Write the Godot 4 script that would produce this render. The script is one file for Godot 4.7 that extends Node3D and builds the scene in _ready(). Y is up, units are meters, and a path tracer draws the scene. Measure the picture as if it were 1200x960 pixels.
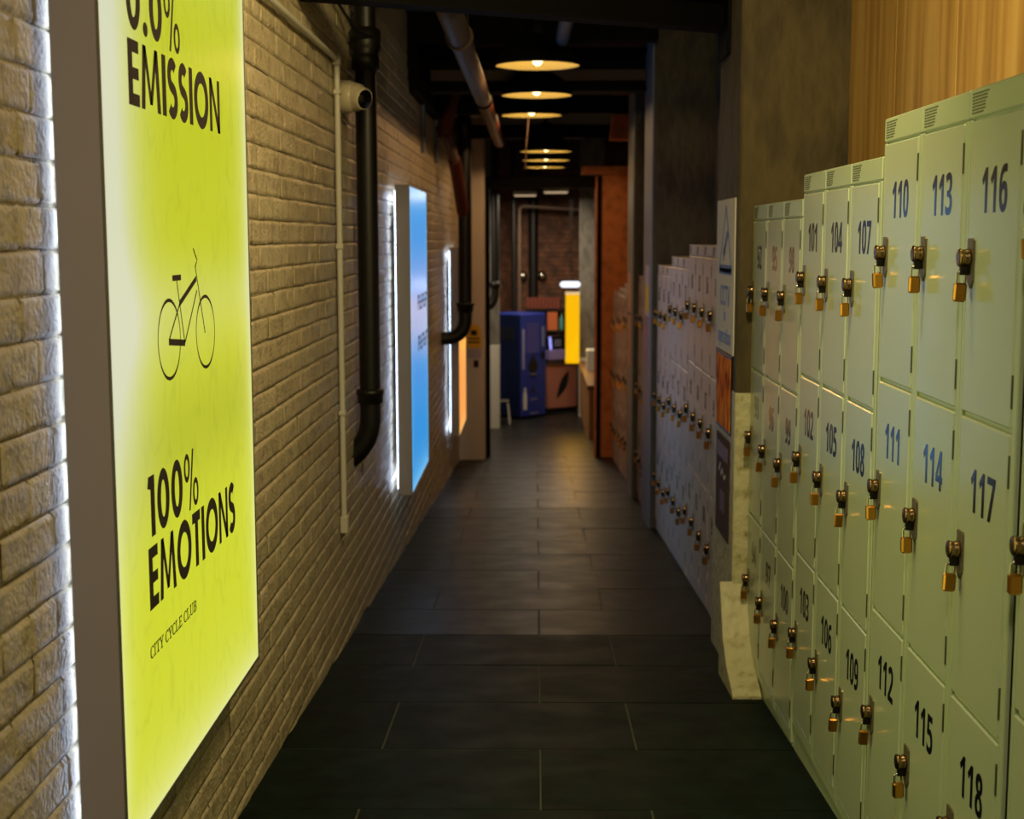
extends Node3D
# Corridor axes: x across (centre line 0), y measured from the eye, s forward along the corridor. at() turns them into the world (y up, lobby floor near 0).
const H := 2.513
const RAMP := 0.0698
var M := {}
var rng := RandomNumberGenerator.new()
var used := {}

func at(x: float, y: float, s: float) -> Vector3:
	return Vector3(x, y + H, -s)

func floor_y(s: float) -> float:
	return -1.222 - RAMP * minf(s, 18.5)

# ---------------------------------------------------------------- mesh tools
class Mb:
	var st := SurfaceTool.new()
	func _init() -> void:
		st.begin(Mesh.PRIMITIVE_TRIANGLES)
		st.set_smooth_group(-1)
	func tri(a: Vector3, b: Vector3, c: Vector3, out: Vector3) -> void:
		var n := (b - a).cross(c - a)
		if n.dot(out) > 0.0:
			var k := b
			b = c
			c = k
		for p in [a, b, c]:
			st.add_vertex(p)
	func quad(a: Vector3, b: Vector3, c: Vector3, d: Vector3, out: Vector3) -> void:
		tri(a, b, c, out)
		tri(a, c, d, out)
	func box(lo: Vector3, hi: Vector3, ch := 0.0) -> Mb:
		st.set_smooth_group(-1)
		var c := (lo + hi) / 2.0
		var h := (hi - lo) / 2.0
		ch = minf(ch, minf(h.x, minf(h.y, h.z)) * 0.9)
		for ax in 3:
			var u := (ax + 1) % 3
			var v := (ax + 2) % 3
			for sg in [-1.0, 1.0]:
				var q := []
				for k in [[-1, -1], [1, -1], [1, 1], [-1, 1]]:
					var p := Vector3.ZERO
					p[ax] = sg * h[ax]
					p[u] = k[0] * (h[u] - ch)
					p[v] = k[1] * (h[v] - ch)
					q.append(c + p)
				var n := Vector3.ZERO
				n[ax] = sg
				quad(q[0], q[1], q[2], q[3], n)
		if ch > 0.0:
			for ax in 3:
				var u := (ax + 1) % 3
				var v := (ax + 2) % 3
				for a in [-1.0, 1.0]:
					for b in [-1.0, 1.0]:
						var q := []
						for k in [[-1, 0], [1, 0], [1, 1], [-1, 1]]:
							var p := Vector3.ZERO
							p[ax] = k[0] * (h[ax] - ch)
							p[u] = a * (h[u] - (ch if k[1] == 0 else 0.0))
							p[v] = b * (h[v] - (0.0 if k[1] == 0 else ch))
							q.append(c + p)
						var n := Vector3.ZERO
						n[u] = a
						n[v] = b
						quad(q[0], q[1], q[2], q[3], n)
			for x in [-1.0, 1.0]:
				for y in [-1.0, 1.0]:
					for z in [-1.0, 1.0]:
						var s := Vector3(x, y, z)
						tri(c + s * (h - Vector3(0, ch, ch)), c + s * (h - Vector3(ch, 0, ch)), c + s * (h - Vector3(ch, ch, 0)), s)
		return self
	# a prism from a polygon in the plane of axes (u, v) at origin o, swept along w
	func prism(poly: PackedVector2Array, o: Vector3, u: Vector3, v: Vector3, w: Vector3) -> Mb:
		st.set_smooth_group(-1)
		var n := u.cross(v).normalized()
		if n.dot(w) < 0:
			n = -n
		var t := Geometry2D.triangulate_polygon(poly)
		for i in range(0, t.size(), 3):
			var p := []
			for k in 3:
				p.append(o + u * poly[t[i + k]].x + v * poly[t[i + k]].y)
			tri(p[0] + w, p[1] + w, p[2] + w, n)
			tri(p[0], p[1], p[2], -n)
		var area := 0.0
		for i in poly.size():
			area += poly[i].cross(poly[(i + 1) % poly.size()])
		for i in poly.size():
			var a := poly[i]
			var b := poly[(i + 1) % poly.size()]
			var e := (b - a)
			var o2 := Vector2(e.y, -e.x) * signf(area)
			var pa := o + u * a.x + v * a.y
			var pb := o + u * b.x + v * b.y
			quad(pa, pb, pb + w, pa + w, u * o2.x + v * o2.y)
		return self
	# flat polygon facing n
	func flat(poly: PackedVector2Array, o: Vector3, u: Vector3, v: Vector3, n: Vector3) -> Mb:
		st.set_smooth_group(-1)
		var t := Geometry2D.triangulate_polygon(poly)
		for i in range(0, t.size(), 3):
			var p := []
			for k in 3:
				p.append(o + u * poly[t[i + k]].x + v * poly[t[i + k]].y)
			tri(p[0], p[1], p[2], n)
		return self
	# lathe: profile of (radius, height) along axis from o
	func lathe(prof: Array, o: Vector3, axis: Vector3, n := 24, smooth := true) -> Mb:
		var a := axis.normalized()
		var x := a.cross(Vector3(0.13, 0.31, 0.94)).normalized()
		var y := a.cross(x)
		st.set_smooth_group(0 if smooth else -1)
		for i in prof.size() - 1:
			var p: Vector2 = prof[i]
			var q: Vector2 = prof[i + 1]
			var d := q - p
			for k in n:
				var t0 := TAU * k / n
				var t1 := TAU * (k + 1) / n
				var r0 := x * cos(t0) + y * sin(t0)
				var r1 := x * cos(t1) + y * sin(t1)
				var out := (r0 + r1) * 0.5 * d.y - a * d.x
				var A := o + r0 * p.x + a * p.y
				var B := o + r1 * p.x + a * p.y
				var C := o + r1 * q.x + a * q.y
				var D := o + r0 * q.x + a * q.y
				if p.x > 1e-6:
					tri(A, B, C, out)
				if q.x > 1e-6:
					tri(A, C, D, out)
		st.set_smooth_group(-1)
		return self
	# round bar along a path
	func tube(path: Array, r: float, n := 12, r_end := -1.0) -> Mb:
		var ring := []
		var up := Vector3(0.21, 0.37, 0.9)
		for i in path.size():
			var d: Vector3
			if i == 0:
				d = path[1] - path[0]
			elif i == path.size() - 1:
				d = path[i] - path[i - 1]
			else:
				d = (path[i] - path[i - 1]).normalized() + (path[i + 1] - path[i]).normalized()
			d = d.normalized()
			var x := (up - d * up.dot(d)).normalized()
			up = x
			var y := d.cross(x)
			var rr := r if r_end < 0 else lerpf(r, r_end, float(i) / (path.size() - 1))
			var row := []
			for k in n:
				var t := TAU * k / n
				row.append(path[i] + (x * cos(t) + y * sin(t)) * rr)
			ring.append(row)
		st.set_smooth_group(0)
		for i in path.size() - 1:
			for k in n:
				var l := (k + 1) % n
				var mid: Vector3 = (path[i] + path[i + 1]) / 2.0
				quad(ring[i][k], ring[i][l], ring[i + 1][l], ring[i + 1][k], (ring[i][k] + ring[i + 1][l]) / 2.0 - mid)
		st.set_smooth_group(-1)
		for e in [0, path.size() - 1]:
			var out: Vector3 = path[0] - path[1] if e == 0 else path[e] - path[e - 1]
			for k in n:
				tri(path[e], ring[e][k], ring[e][(k + 1) % n], out)
		return self
	func done() -> ArrayMesh:
		st.generate_normals()
		return st.commit()

func bend(a: Vector3, corner: Vector3, b: Vector3, r: float, n := 8) -> Array:
	var p := corner + (a - corner).normalized() * r
	var q := corner + (b - corner).normalized() * r
	var out := [a]
	for i in n + 1:
		var t := float(i) / n
		out.append(p.lerp(corner, t).lerp(corner.lerp(q, t), t))
	out.append(b)
	return out

# ---------------------------------------------------------------- scene tools
func numbered(called: String) -> String:
	if not used.has(called):
		used[called] = 0
		return called
	used[called] += 1
	return "%s_%03d" % [called, used[called]]

func tag(o: Node, label: String, category := "", group := "", kind := "") -> Node:
	if label:
		o.set_meta("label", label)
	if category:
		o.set_meta("category", category)
	if group:
		o.set_meta("group", group)
	if kind:
		o.set_meta("kind", kind)
	return o

func thing(called: String, label: String, category: String, pos := Vector3.ZERO, group := "") -> Node3D:
	var o := Node3D.new()
	o.name = numbered(called)
	add_child(o)
	o.position = pos
	tag(o, label, category, group)
	return o

func part(called: String, mesh: Mesh, mat: Material, parent: Node, pos := Vector3.ZERO) -> MeshInstance3D:
	var o := MeshInstance3D.new()
	o.name = called if parent != self else numbered(called)
	o.mesh = mesh
	o.material_override = mat
	o.position = pos
	parent.add_child(o, true)
	return o

func struct(called: String, mesh: Mesh, mat: Material, label: String, category: String) -> MeshInstance3D:
	var o := part(called, mesh, mat, self)
	tag(o, label, category, "", "structure")
	return o

func bx(lo: Vector3, hi: Vector3, ch := 0.0) -> ArrayMesh:
	return Mb.new().box(lo, hi, ch).done()

# a box given in corridor axes
func cbx(x0: float, x1: float, y0: float, y1: float, s0: float, s1: float, ch := 0.0) -> ArrayMesh:
	return bx(at(x0, y0, s1), at(x1, y1, s0), ch)

# ---------------------------------------------------------------- materials
func mat(c: Color, rough := 0.7, metal := 0.0) -> StandardMaterial3D:
	var m := StandardMaterial3D.new()
	m.albedo_color = c
	m.roughness = rough
	m.metallic = metal
	return m

func glow(c: Color, e: float) -> StandardMaterial3D:
	var m := mat(Color(0.05, 0.05, 0.05), 0.3)
	m.emission_enabled = true
	m.emission = c
	m.emission_energy_multiplier = e
	return m

func noise_tex(freq: float, ramp: Array, seed_: int, size := 512, octaves := 4, as_normal := false, bump := 4.0) -> NoiseTexture2D:
	var t := NoiseTexture2D.new()
	t.width = size
	t.height = size
	t.seamless = true
	var n := FastNoiseLite.new()
	n.seed = seed_
	n.frequency = freq
	n.fractal_octaves = octaves
	n.noise_type = FastNoiseLite.TYPE_SIMPLEX_SMOOTH
	t.noise = n
	if as_normal:
		t.as_normal_map = true
		t.bump_strength = bump
	elif ramp.size():
		var g := Gradient.new()
		var off := PackedFloat32Array()
		var col := PackedColorArray()
		for r in ramp:
			off.append(r[0])
			col.append(r[1])
		g.offsets = off
		g.colors = col
		t.color_ramp = g
	return t

func grey(v: float) -> Color:
	return Color(v, v, v)

func tri_map(m: StandardMaterial3D, scale: Vector3) -> void:
	m.uv1_triplanar = true
	m.uv1_world_triplanar = true
	m.uv1_triplanar_sharpness = 4.0
	m.uv1_scale = scale

func materials() -> void:
	var blotch := noise_tex(0.012, [[0.0, grey(0.72)], [0.45, grey(0.93)], [1.0, grey(1.0)]], 3)
	var fine := noise_tex(0.05, [], 8)
	var cre := [Color(0.80, 0.745, 0.62), Color(0.82, 0.765, 0.645), Color(0.785, 0.725, 0.60)]
	M.brick = []
	for i in 3:
		var b := mat(cre[i], 0.42)
		b.albedo_texture = blotch
		b.heightmap_enabled = true
		b.heightmap_texture = fine
		b.heightmap_scale = 0.28
		tri_map(b, Vector3.ONE * 2.2)
		M.brick.append(b)
	M.mortar = mat(Color(0.70, 0.645, 0.53), 0.6)
	M.mortar.albedo_texture = blotch
	M.mortar.heightmap_enabled = true
	M.mortar.heightmap_texture = fine
	M.mortar.heightmap_scale = 0.4
	tri_map(M.mortar, Vector3.ONE * 2.5)
	M.concrete = mat(Color(0.365, 0.32, 0.215), 0.8)
	M.concrete.albedo_texture = noise_tex(0.009, [[0.0, grey(0.62)], [0.35, grey(0.80)], [0.6, grey(0.92)], [0.85, grey(0.84)], [1.0, grey(1.0)]], 21, 512, 6)
	M.concrete.heightmap_enabled = true
	M.concrete.heightmap_texture = noise_tex(0.03, [], 15, 512, 5)
	M.concrete.heightmap_scale = 0.5
	tri_map(M.concrete, Vector3(1.3, 0.55, 1.3))
	M.grey_concrete = mat(Color(0.50, 0.48, 0.44), 0.75)
	M.grey_concrete.albedo_texture = M.concrete.albedo_texture
	tri_map(M.grey_concrete, Vector3(1.1, 0.6, 1.1))
	M.cream = mat(Color(0.80, 0.79, 0.66), 0.5)
	M.cream.albedo_texture = noise_tex(0.02, [[0.0, Color(0.45, 0.40, 0.30)], [0.16, Color(0.82, 0.8, 0.74)], [0.4, grey(0.95)], [1.0, grey(1.0)]], 33, 512, 5)
	M.cream.heightmap_enabled = true
	M.cream.heightmap_texture = M.concrete.heightmap_texture
	M.cream.heightmap_scale = 0.4
	tri_map(M.cream, Vector3.ONE * 1.4)
	M.grey_paint = mat(Color(0.44, 0.48, 0.52), 0.5)
	M.lilac_paint = mat(Color(0.80, 0.76, 0.72), 0.55)
	M.slab = []
	var slate := noise_tex(0.014, [[0.0, grey(0.55)], [0.5, grey(0.85)], [1.0, grey(1.0)]], 41, 512, 5)
	var wear := noise_tex(0.008, [[0.0, grey(0.82)], [0.5, grey(0.92)], [1.0, grey(1.0)]], 44, 512, 5)
	for c in [Color(0.055, 0.13, 0.10), Color(0.06, 0.135, 0.105), Color(0.05, 0.12, 0.09), Color(0.055, 0.125, 0.105)]:
		var m := mat(c, 0.6)
		m.metallic_specular = 0.15
		m.albedo_texture = slate
		m.roughness_texture = wear
		m.heightmap_enabled = true
		m.heightmap_texture = noise_tex(0.012, [], 47, 512, 4) if M.slab.is_empty() else M.slab[0].heightmap_texture
		m.heightmap_scale = 0.06
		tri_map(m, Vector3.ONE * 0.9)
		M.slab.append(m)
	M.slab_mid = []
	for m1 in M.slab:
		var m3: StandardMaterial3D = m1.duplicate()
		m3.roughness = 0.46
		m3.metallic_specular = 0.15
		m3.heightmap_scale = 0.12
		M.slab_mid.append(m3)
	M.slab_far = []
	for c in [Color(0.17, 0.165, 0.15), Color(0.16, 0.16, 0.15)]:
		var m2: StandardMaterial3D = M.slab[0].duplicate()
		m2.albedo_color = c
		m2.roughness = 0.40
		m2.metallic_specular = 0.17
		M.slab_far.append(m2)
	M.grout = mat(Color(0.25, 0.27, 0.21), 0.85)
	var wood := noise_tex(0.02, [[0.0, Color(0.60, 0.44, 0.25)], [0.35, Color(0.72, 0.55, 0.34)], [0.6, Color(0.80, 0.63, 0.41)], [1.0, Color(0.86, 0.70, 0.48)]], 52, 512, 5)
	M.wood = mat(Color(0.90, 0.91, 0.82), 0.5)
	M.wood.albedo_texture = wood
	tri_map(M.wood, Vector3(1.15, 0.07, 1.15))
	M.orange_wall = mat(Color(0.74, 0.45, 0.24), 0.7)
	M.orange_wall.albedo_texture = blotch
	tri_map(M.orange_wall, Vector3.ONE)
	M.locker = mat(Color(0.72, 0.78, 0.67), 0.3)
	M.door = mat(Color(0.735, 0.78, 0.705), 0.26)
	M.door.roughness_texture = noise_tex(0.01, [[0.0, grey(0.8)], [1.0, grey(1.0)]], 61, 256)
	tri_map(M.door, Vector3.ONE * 1.5)
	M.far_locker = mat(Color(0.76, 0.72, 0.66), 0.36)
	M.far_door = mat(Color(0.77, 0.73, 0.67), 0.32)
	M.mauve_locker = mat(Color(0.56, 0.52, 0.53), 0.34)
	M.ink = mat(Color(0.055, 0.05, 0.055), 0.16)
	M.slot = mat(Color(0.05, 0.05, 0.04), 0.8)
	M.vent = mat(Color(0.22, 0.22, 0.16), 0.8)
	M.hinge = mat(Color(0.33, 0.33, 0.27), 0.45, 0.5)
	M.plate = mat(Color(0.50, 0.46, 0.38), 0.4, 0.5)
	M.knob = mat(Color(0.56, 0.46, 0.34), 0.25, 1.0)
	M.knob_dark = mat(Color(0.12, 0.10, 0.08), 0.4, 0.5)
	M.brass = mat(Color(0.80, 0.57, 0.25), 0.28, 1.0)
	M.steel = mat(Color(0.80, 0.78, 0.72), 0.18, 1.0)
	M.box_side = mat(Color(0.69, 0.67, 0.69), 0.55)
	M.box_trim = mat(Color(0.55, 0.55, 0.48), 0.35, 0.6)
	M.print_ink = mat(Color(0.20, 0.16, 0.18), 0.6)
	M.black = mat(Color(0.03, 0.028, 0.028), 0.5)
	M.black_pipe = mat(Color(0.06, 0.05, 0.045), 0.45)
	M.dark_steel = mat(Color(0.028, 0.026, 0.028), 0.7)
	M.dark_steel.metallic_specular = 0.2
	M.red_steel = mat(Color(0.20, 0.07, 0.055), 0.6)
	M.rust_pipe = mat(Color(0.34, 0.13, 0.07), 0.5)
	M.bronze_pipe = mat(Color(0.40, 0.33, 0.27), 0.55)
	M.grey_pipe = mat(Color(0.36, 0.38, 0.42), 0.5)
	M.ceiling = mat(Color(0.20, 0.21, 0.22), 0.85)
	M.dark_ceiling = mat(Color(0.07, 0.065, 0.065), 0.9)
	M.white_plastic = mat(Color(0.80, 0.79, 0.74), 0.4)
	M.camera_shell = mat(Color(0.76, 0.72, 0.62), 0.4)
	M.lens = mat(Color(0.02, 0.02, 0.02), 0.08)
	M.shade_in = mat(Color(0.48, 0.47, 0.28), 0.55)
	M.paper = mat(Color(0.86, 0.85, 0.82), 0.6)
	M.blue_print = mat(Color(0.36, 0.48, 0.80), 0.6)
	M.pale_blue_print = mat(Color(0.62, 0.69, 0.84), 0.6)

# ---------------------------------------------------------------- glyph strokes for the poster (geometric sans capitals, cap height 1)
func ring2(c: Vector2, rx: float, ry: float, tx: float, ty: float, n := 40) -> Array:
	var out := []
	for k in n:
		var a := TAU * k / n
		var b := TAU * (k + 1) / n
		var f := func(t: float, o: bool) -> Vector2: return c + Vector2(cos(t) * (rx - (0.0 if o else tx)), sin(t) * (ry - (0.0 if o else ty)))
		out.append(PackedVector2Array([f.call(a, true), f.call(b, true), f.call(b, false), f.call(a, false)]))
	return out

func ribbon(p: Array, w: float) -> Array:
	var out := []
	for i in p.size() - 1:
		var d0: Vector2 = (p[i + 1] - p[maxi(i - 1, 0)]).normalized().orthogonal() * w / 2
		var d1: Vector2 = (p[mini(i + 2, p.size() - 1)] - p[i]).normalized().orthogonal() * w / 2
		out.append(PackedVector2Array([p[i] - d0, p[i] + d0, p[i + 1] + d1, p[i + 1] - d1]))
	return out

func rect2(x: float, y: float, w: float, h: float) -> PackedVector2Array:
	return PackedVector2Array([Vector2(x, y), Vector2(x + w, y), Vector2(x + w, y + h), Vector2(x, y + h)])

func quad2(a: float, b: float, c: float, d: float, e: float, f: float, g: float, h: float) -> PackedVector2Array:
	return PackedVector2Array([Vector2(a, b), Vector2(c, d), Vector2(e, f), Vector2(g, h)])

func glyph(ch: String) -> Array:  # [advance, polygons]
	var t := 0.225
	match ch:
		"E":
			return [0.52, [rect2(0, 0, t, 1), rect2(t, 0, 0.31, 0.19), rect2(t, 0.405, 0.29, 0.18), rect2(t, 0.81, 0.31, 0.19)]]
		"I":
			return [t, [rect2(0, 0, t, 1)]]
		"T":
			return [0.58, [rect2(0, 0.81, 0.58, 0.19), rect2(0.19, 0, t, 0.81)]]
		"N":
			return [0.76, [rect2(0, 0, 0.18, 1), rect2(0.58, 0, 0.18, 1), quad2(0.0, 1, 0.18, 1, 0.76, 0, 0.58, 0)]]
		"M":
			return [1.02, [quad2(0, 0, 0.19, 0, 0.29, 1, 0.12, 1), quad2(0.83, 0, 1.02, 0, 0.90, 1, 0.73, 1), quad2(0.14, 1, 0.29, 1, 0.58, 0.1, 0.44, 0.1), quad2(0.73, 1, 0.88, 1, 0.58, 0.1, 0.44, 0.1)]]
		"O":
			return [0.98, ring2(Vector2(0.49, 0.5), 0.49, 0.52, 0.22, 0.215)]
		"0":
			return [0.62, ring2(Vector2(0.31, 0.5), 0.31, 0.51, 0.195, 0.195)]
		"1":
			return [0.36, [rect2(0.14, 0, 0.2, 1), quad2(0.0, 0.82, 0.14, 0.78, 0.14, 1, 0.05, 1)]]
		".":
			return [0.22, ring2(Vector2(0.11, 0.09), 0.11, 0.115, 0.108, 0.113)]
		"%":
			var p := ring2(Vector2(0.17, 0.74), 0.17, 0.26, 0.095, 0.1)
			p.append_array(ring2(Vector2(0.65, 0.22), 0.17, 0.26, 0.095, 0.1))
			p.append(quad2(0.24, -0.05, 0.33, -0.05, 0.58, 1.03, 0.49, 1.03))
			return [0.82, p]
		"S":
			var path := []
			for i in 13:
				var a := deg_to_rad(35 + 235.0 * i / 12)
				path.append(Vector2(0.285 + 0.185 * cos(a), 0.715 + 0.2 * sin(a)))
			for i in 13:
				var a := deg_to_rad(90 - 235.0 * i / 12)
				path.append(Vector2(0.27 + 0.205 * cos(a), 0.295 + 0.21 * sin(a)))
			return [0.56, ribbon(path, 0.205)]
	return [0.3, []]

# text on a plane that faces +x, from s0 to s1 with its foot at y; the polygons run along s
func poster_text(txt: String, x: float, y: float, s0: float, s1: float, cap: float) -> ArrayMesh:
	var w := 0.0
	for c in txt:
		w += glyph(c)[0] + 0.09
	w -= 0.09
	var k := (s1 - s0) / w
	var mb := Mb.new()
	var cur := 0.0
	for c in txt:
		var g := glyph(c)
		for poly in g[1]:
			mb.flat(poly, at(x, y, s0 + cur * k), Vector3(0, 0, -k), Vector3(0, cap, 0), Vector3.RIGHT)
		cur += g[0] + 0.09
	return mb.done()

func letters(txt: String, height: float, font: String, weight := 400, spacing := 1.0) -> TextMesh:
	var f := SystemFont.new()
	f.font_names = PackedStringArray([font])
	f.font_weight = weight
	var t := TextMesh.new()
	t.font = f
	t.text = txt
	t.font_size = 64
	t.pixel_size = height / (64 * 0.714)
	t.depth = 0.0006
	t.curve_step = 2.0
	return t

# ---------------------------------------------------------------- fittings
func area(called: String, pos: Vector3, size: Vector2, look: Vector3, c: Color, e: float) -> void:
	var l := AreaLight3D.new()
	l.name = called
	l.area_size = size
	l.light_color = c
	l.light_energy = e
	l.area_range = 30.0
	l.shadow_enabled = true
	add_child(l, true)
	l.position = pos
	l.look_at_from_position(pos, pos + look, Vector3.UP if absf(look.y) < 0.9 else Vector3.FORWARD)

func face_texture(kind: int) -> ImageTexture:
	var w := 160
	var h := 240
	var im := Image.create(w, h, false, Image.FORMAT_RGB8)
	var n := FastNoiseLite.new()
	n.seed = 71 + kind
	n.frequency = 0.035
	n.fractal_octaves = 3
	for j in h:
		for i in w:
			var u := (i + 0.5) / w
			var v := (j + 0.5) / h  # 0 at the top
			var wr := n.get_noise_2d(i * 1.6, j * 0.6)
			var ridge := pow(clampf(1.0 - absf(wr) * 9.0, 0, 1), 2.0) * 0.05
			var e := maxf(exp(-u / 0.05), exp(-(1 - u) / 0.055))
			e = maxf(e, exp(-(1 - v) / 0.045))
			e = maxf(e, exp(-v / 0.05))
			var c: Color
			if kind == 0:
				var left := exp(-pow(u / 0.19, 2)) * smoothstep(0.80, 0.50, v)
				var band := exp(-pow((v - 0.475) / 0.055, 2)) * 0.40 * (1.0 - 0.45 * u)
				c = Color(0.79, 0.82, 0.16).lerp(Color(0.85, 0.88, 0.20), smoothstep(0.3, 0.8, v))
				c = c.darkened(0.09 * exp(-pow((v - 0.62) / 0.07, 2)) + maxf(ridge, 0.0))
				c = c.lerp(Color(0.95, 0.96, 0.62), clampf(e * 0.9, 0, 1))
				c = c.lerp(Color(0.89, 0.90, 0.78), clampf(left * 0.95 + band + e * 0.45 * smoothstep(0.7, 0.4, v), 0, 0.96))
			elif kind == 1:
				c = Color(0.25, 0.60, 0.90).lerp(Color(0.50, 0.66, 0.92), exp(-pow((v - 0.33) / 0.12, 2)))
				c = c.lerp(Color(0.15, 0.58, 0.88), smoothstep(0.6, 0.95, v))
				c = c.lerp(Color(0.55, 0.82, 1.0), clampf(e * 0.8, 0, 1))
			else:
				c = Color(1.0, 0.64, 0.32).lerp(Color(1.0, 0.78, 0.45), clampf(e * 0.8, 0, 1))
			im.set_pixel(i, j, c)
	return ImageTexture.create_from_image(im)

# wall light box: s0..s1 along the wall, y0..y1, its back at xb, 75 mm deep
func light_box(kind: int, s0: float, s1: float, y0: float, y1: float, label: String, light: Color, e_face: float, e_light: float, e_led: float, xb := -0.722) -> Node3D:
	var base := at(xb, y0, (s0 + s1) / 2)
	var o := thing("light_box", label, "light box", base, "backlit poster boxes along the brick wall")
	var sm := (s0 + s1) / 2
	var hs := (s1 - s0) / 2
	var hh := y1 - y0
	# casing: four sides and a back, the face set in
	var mb := Mb.new()
	mb.box(Vector3(0.001, 0.006, -hs + 0.006), Vector3(0.012, hh - 0.006, hs - 0.006))
	mb.box(Vector3(0, 0, hs - 0.006), Vector3(0.072, hh, hs), 0.001)
	mb.box(Vector3(0, 0, -hs), Vector3(0.072, hh, -hs + 0.006), 0.001)
	mb.box(Vector3(0, 0, -hs + 0.006), Vector3(0.072, 0.006, hs - 0.006), 0.001)
	mb.box(Vector3(0, hh - 0.006, -hs + 0.006), Vector3(0.072, hh, hs - 0.006), 0.001)
	part("casing", mb.done(), M.box_side, o)
	var tr := Mb.new()
	for q in [[-hs, -hs + 0.008, 0.0, hh], [hs - 0.008, hs, 0.0, hh], [-hs + 0.008, hs - 0.008, 0.0, 0.008], [-hs + 0.008, hs - 0.008, hh - 0.008, hh]]:
		tr.box(Vector3(0.0722, q[2], q[0]), Vector3(0.0752, q[3], q[1]), 0.001)
	part("trim", tr.done(), M.box_trim, o)
	# the lit face
	var st := SurfaceTool.new()
	st.begin(Mesh.PRIMITIVE_TRIANGLES)
	var q := [[0.008, hs - 0.008, 0.0, 1.0], [hh - 0.008, hs - 0.008, 0.0, 0.0], [hh - 0.008, -hs + 0.008, 1.0, 0.0], [0.008, -hs + 0.008, 1.0, 1.0]]
	for k in [0, 1, 2, 0, 2, 3]:
		st.set_normal(Vector3.RIGHT)
		st.set_uv(Vector2(q[k][2], q[k][3]))
		st.add_vertex(Vector3(0.0735, q[k][0], q[k][1]))
	var fm := mat(Color(0.02, 0.02, 0.02), 0.25)
	fm.emission_enabled = true
	fm.emission_texture = face_texture(kind)
	fm.emission = Color.WHITE
	fm.emission_operator = BaseMaterial3D.EMISSION_OP_MULTIPLY
	fm.emission_energy_multiplier = e_face
	part("lit_face", st.commit(), fm, o)
	# led strips round the back edge, in the gap to the wall
	var led := glow(Color(0.78, 0.86, 1.0), e_led)
	var inset: float = [0.032, 0.035, 0.045][kind]
	for z in [hs - inset, -hs + inset - 0.012]:
		part("led_strip", bx(Vector3(-0.004, 0.03, z), Vector3(0.0005, hh - 0.03, z + 0.012)), led, o)
	for y in [0.06, hh - 0.072]:
		part("led_strip", bx(Vector3(-0.004, y, -hs + inset + 0.01), Vector3(0.0005, y + 0.012, hs - inset - 0.01)), led, o)
	for z in [hs - 0.26, -hs + 0.23]:
		for y in [hh * 0.12, hh * 0.85]:
			part("wall_bracket", bx(Vector3(xb * -1.0 - 0.7525 if xb < -0.74 else -0.028, y, z), Vector3(0.0, y + 0.03, z + 0.03), 0.002), M.black, o)
	area("light_box_light", at(xb + 0.085, (y0 + y1) / 2, sm), Vector2(s1 - s0 - 0.06, hh - 0.06), Vector3.RIGHT, light, e_light)
	for s in [s0 + inset - 0.006, s1 - inset + 0.006]:
		area("led_light", at(xb - 0.0055, (y0 + y1) / 2, s), Vector2(0.012, hh - 0.06), Vector3(-1, 0, 0), Color(0.80, 0.87, 1.0), 0.002)
	return o

var lamp0: Node3D
func pendant(x: float, y: float, s: float, top: float, label: String) -> void:
	var o: Node3D
	o = thing("pendant_lamp", label, "lamp", at(x, y, s), "black dome pendants in a line")
	var sh := Mb.new()
	sh.lathe([Vector2(0.225, 0.0), Vector2(0.222, 0.012), Vector2(0.205, 0.05), Vector2(0.165, 0.10), Vector2(0.11, 0.135), Vector2(0.065, 0.152), Vector2(0.055, 0.17), Vector2(0.05, 0.24), Vector2(0.0, 0.245)], Vector3.ZERO, Vector3.UP, 40)
	part("shade", sh.done(), M.black, o)
	var inn := Mb.new()
	inn.lathe([Vector2(0.0, 0.147), Vector2(0.06, 0.145), Vector2(0.105, 0.128), Vector2(0.16, 0.094), Vector2(0.20, 0.046), Vector2(0.217, 0.01), Vector2(0.2225, 0.001)], Vector3.ZERO, Vector3.UP, 40)
	var im := inn.done()
	part("shade_lining", im, M.shade_in, o)
	part("rim", Mb.new().lathe([Vector2(0.2215, 0.002), Vector2(0.2225, -0.003), Vector2(0.226, -0.003), Vector2(0.2265, 0.003), Vector2(0.225, 0.006)], Vector3.ZERO, Vector3.UP, 40).done(), M.black, o)
	part("bulb", Mb.new().lathe([Vector2(0.0, -0.002), Vector2(0.015, 0.003), Vector2(0.026, 0.016), Vector2(0.030, 0.035), Vector2(0.025, 0.060), Vector2(0.014, 0.095), Vector2(0.012, 0.12)], Vector3.ZERO, Vector3.UP, 20).done(), glow(Color(1.0, 0.90, 0.66), 4.0), o)
	part("socket", Mb.new().lathe([Vector2(0.0, 0.116), Vector2(0.02, 0.116), Vector2(0.022, 0.147)], Vector3.ZERO, Vector3.UP, 16).done(), M.hinge, o)
	part("stem", Mb.new().tube([Vector3(0, 0.24, 0), Vector3(0, top - y, 0)], 0.011, 10).done(), M.black, o)
	var l := OmniLight3D.new()
	l.name = "bulb_light"
	l.light_color = Color(1.0, 0.77, 0.52)
	l.light_energy = LAMP
	l.omni_range = 25.0
	l.omni_attenuation = 2.0
	l.light_size = 0.025
	l.shadow_enabled = true
	o.add_child(l, true)
	l.position = Vector3(0, 0.036, 0)

const LAMP := 0.21

# ---------------------------------------------------------------- lockers
var door_mesh := {}
var latch_mesh: ArrayMesh
var knob_mesh: ArrayMesh
var staple_mesh: ArrayMesh
var hinge_mesh: ArrayMesh
var padlock0: Node3D
const DIGITS := ["zero", "one", "two", "three", "four", "five", "six", "seven", "eight", "nine"]
const ROWS := ["top", "middle", "bottom"]
const COLS := ["first", "second", "third", "fourth"]

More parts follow.
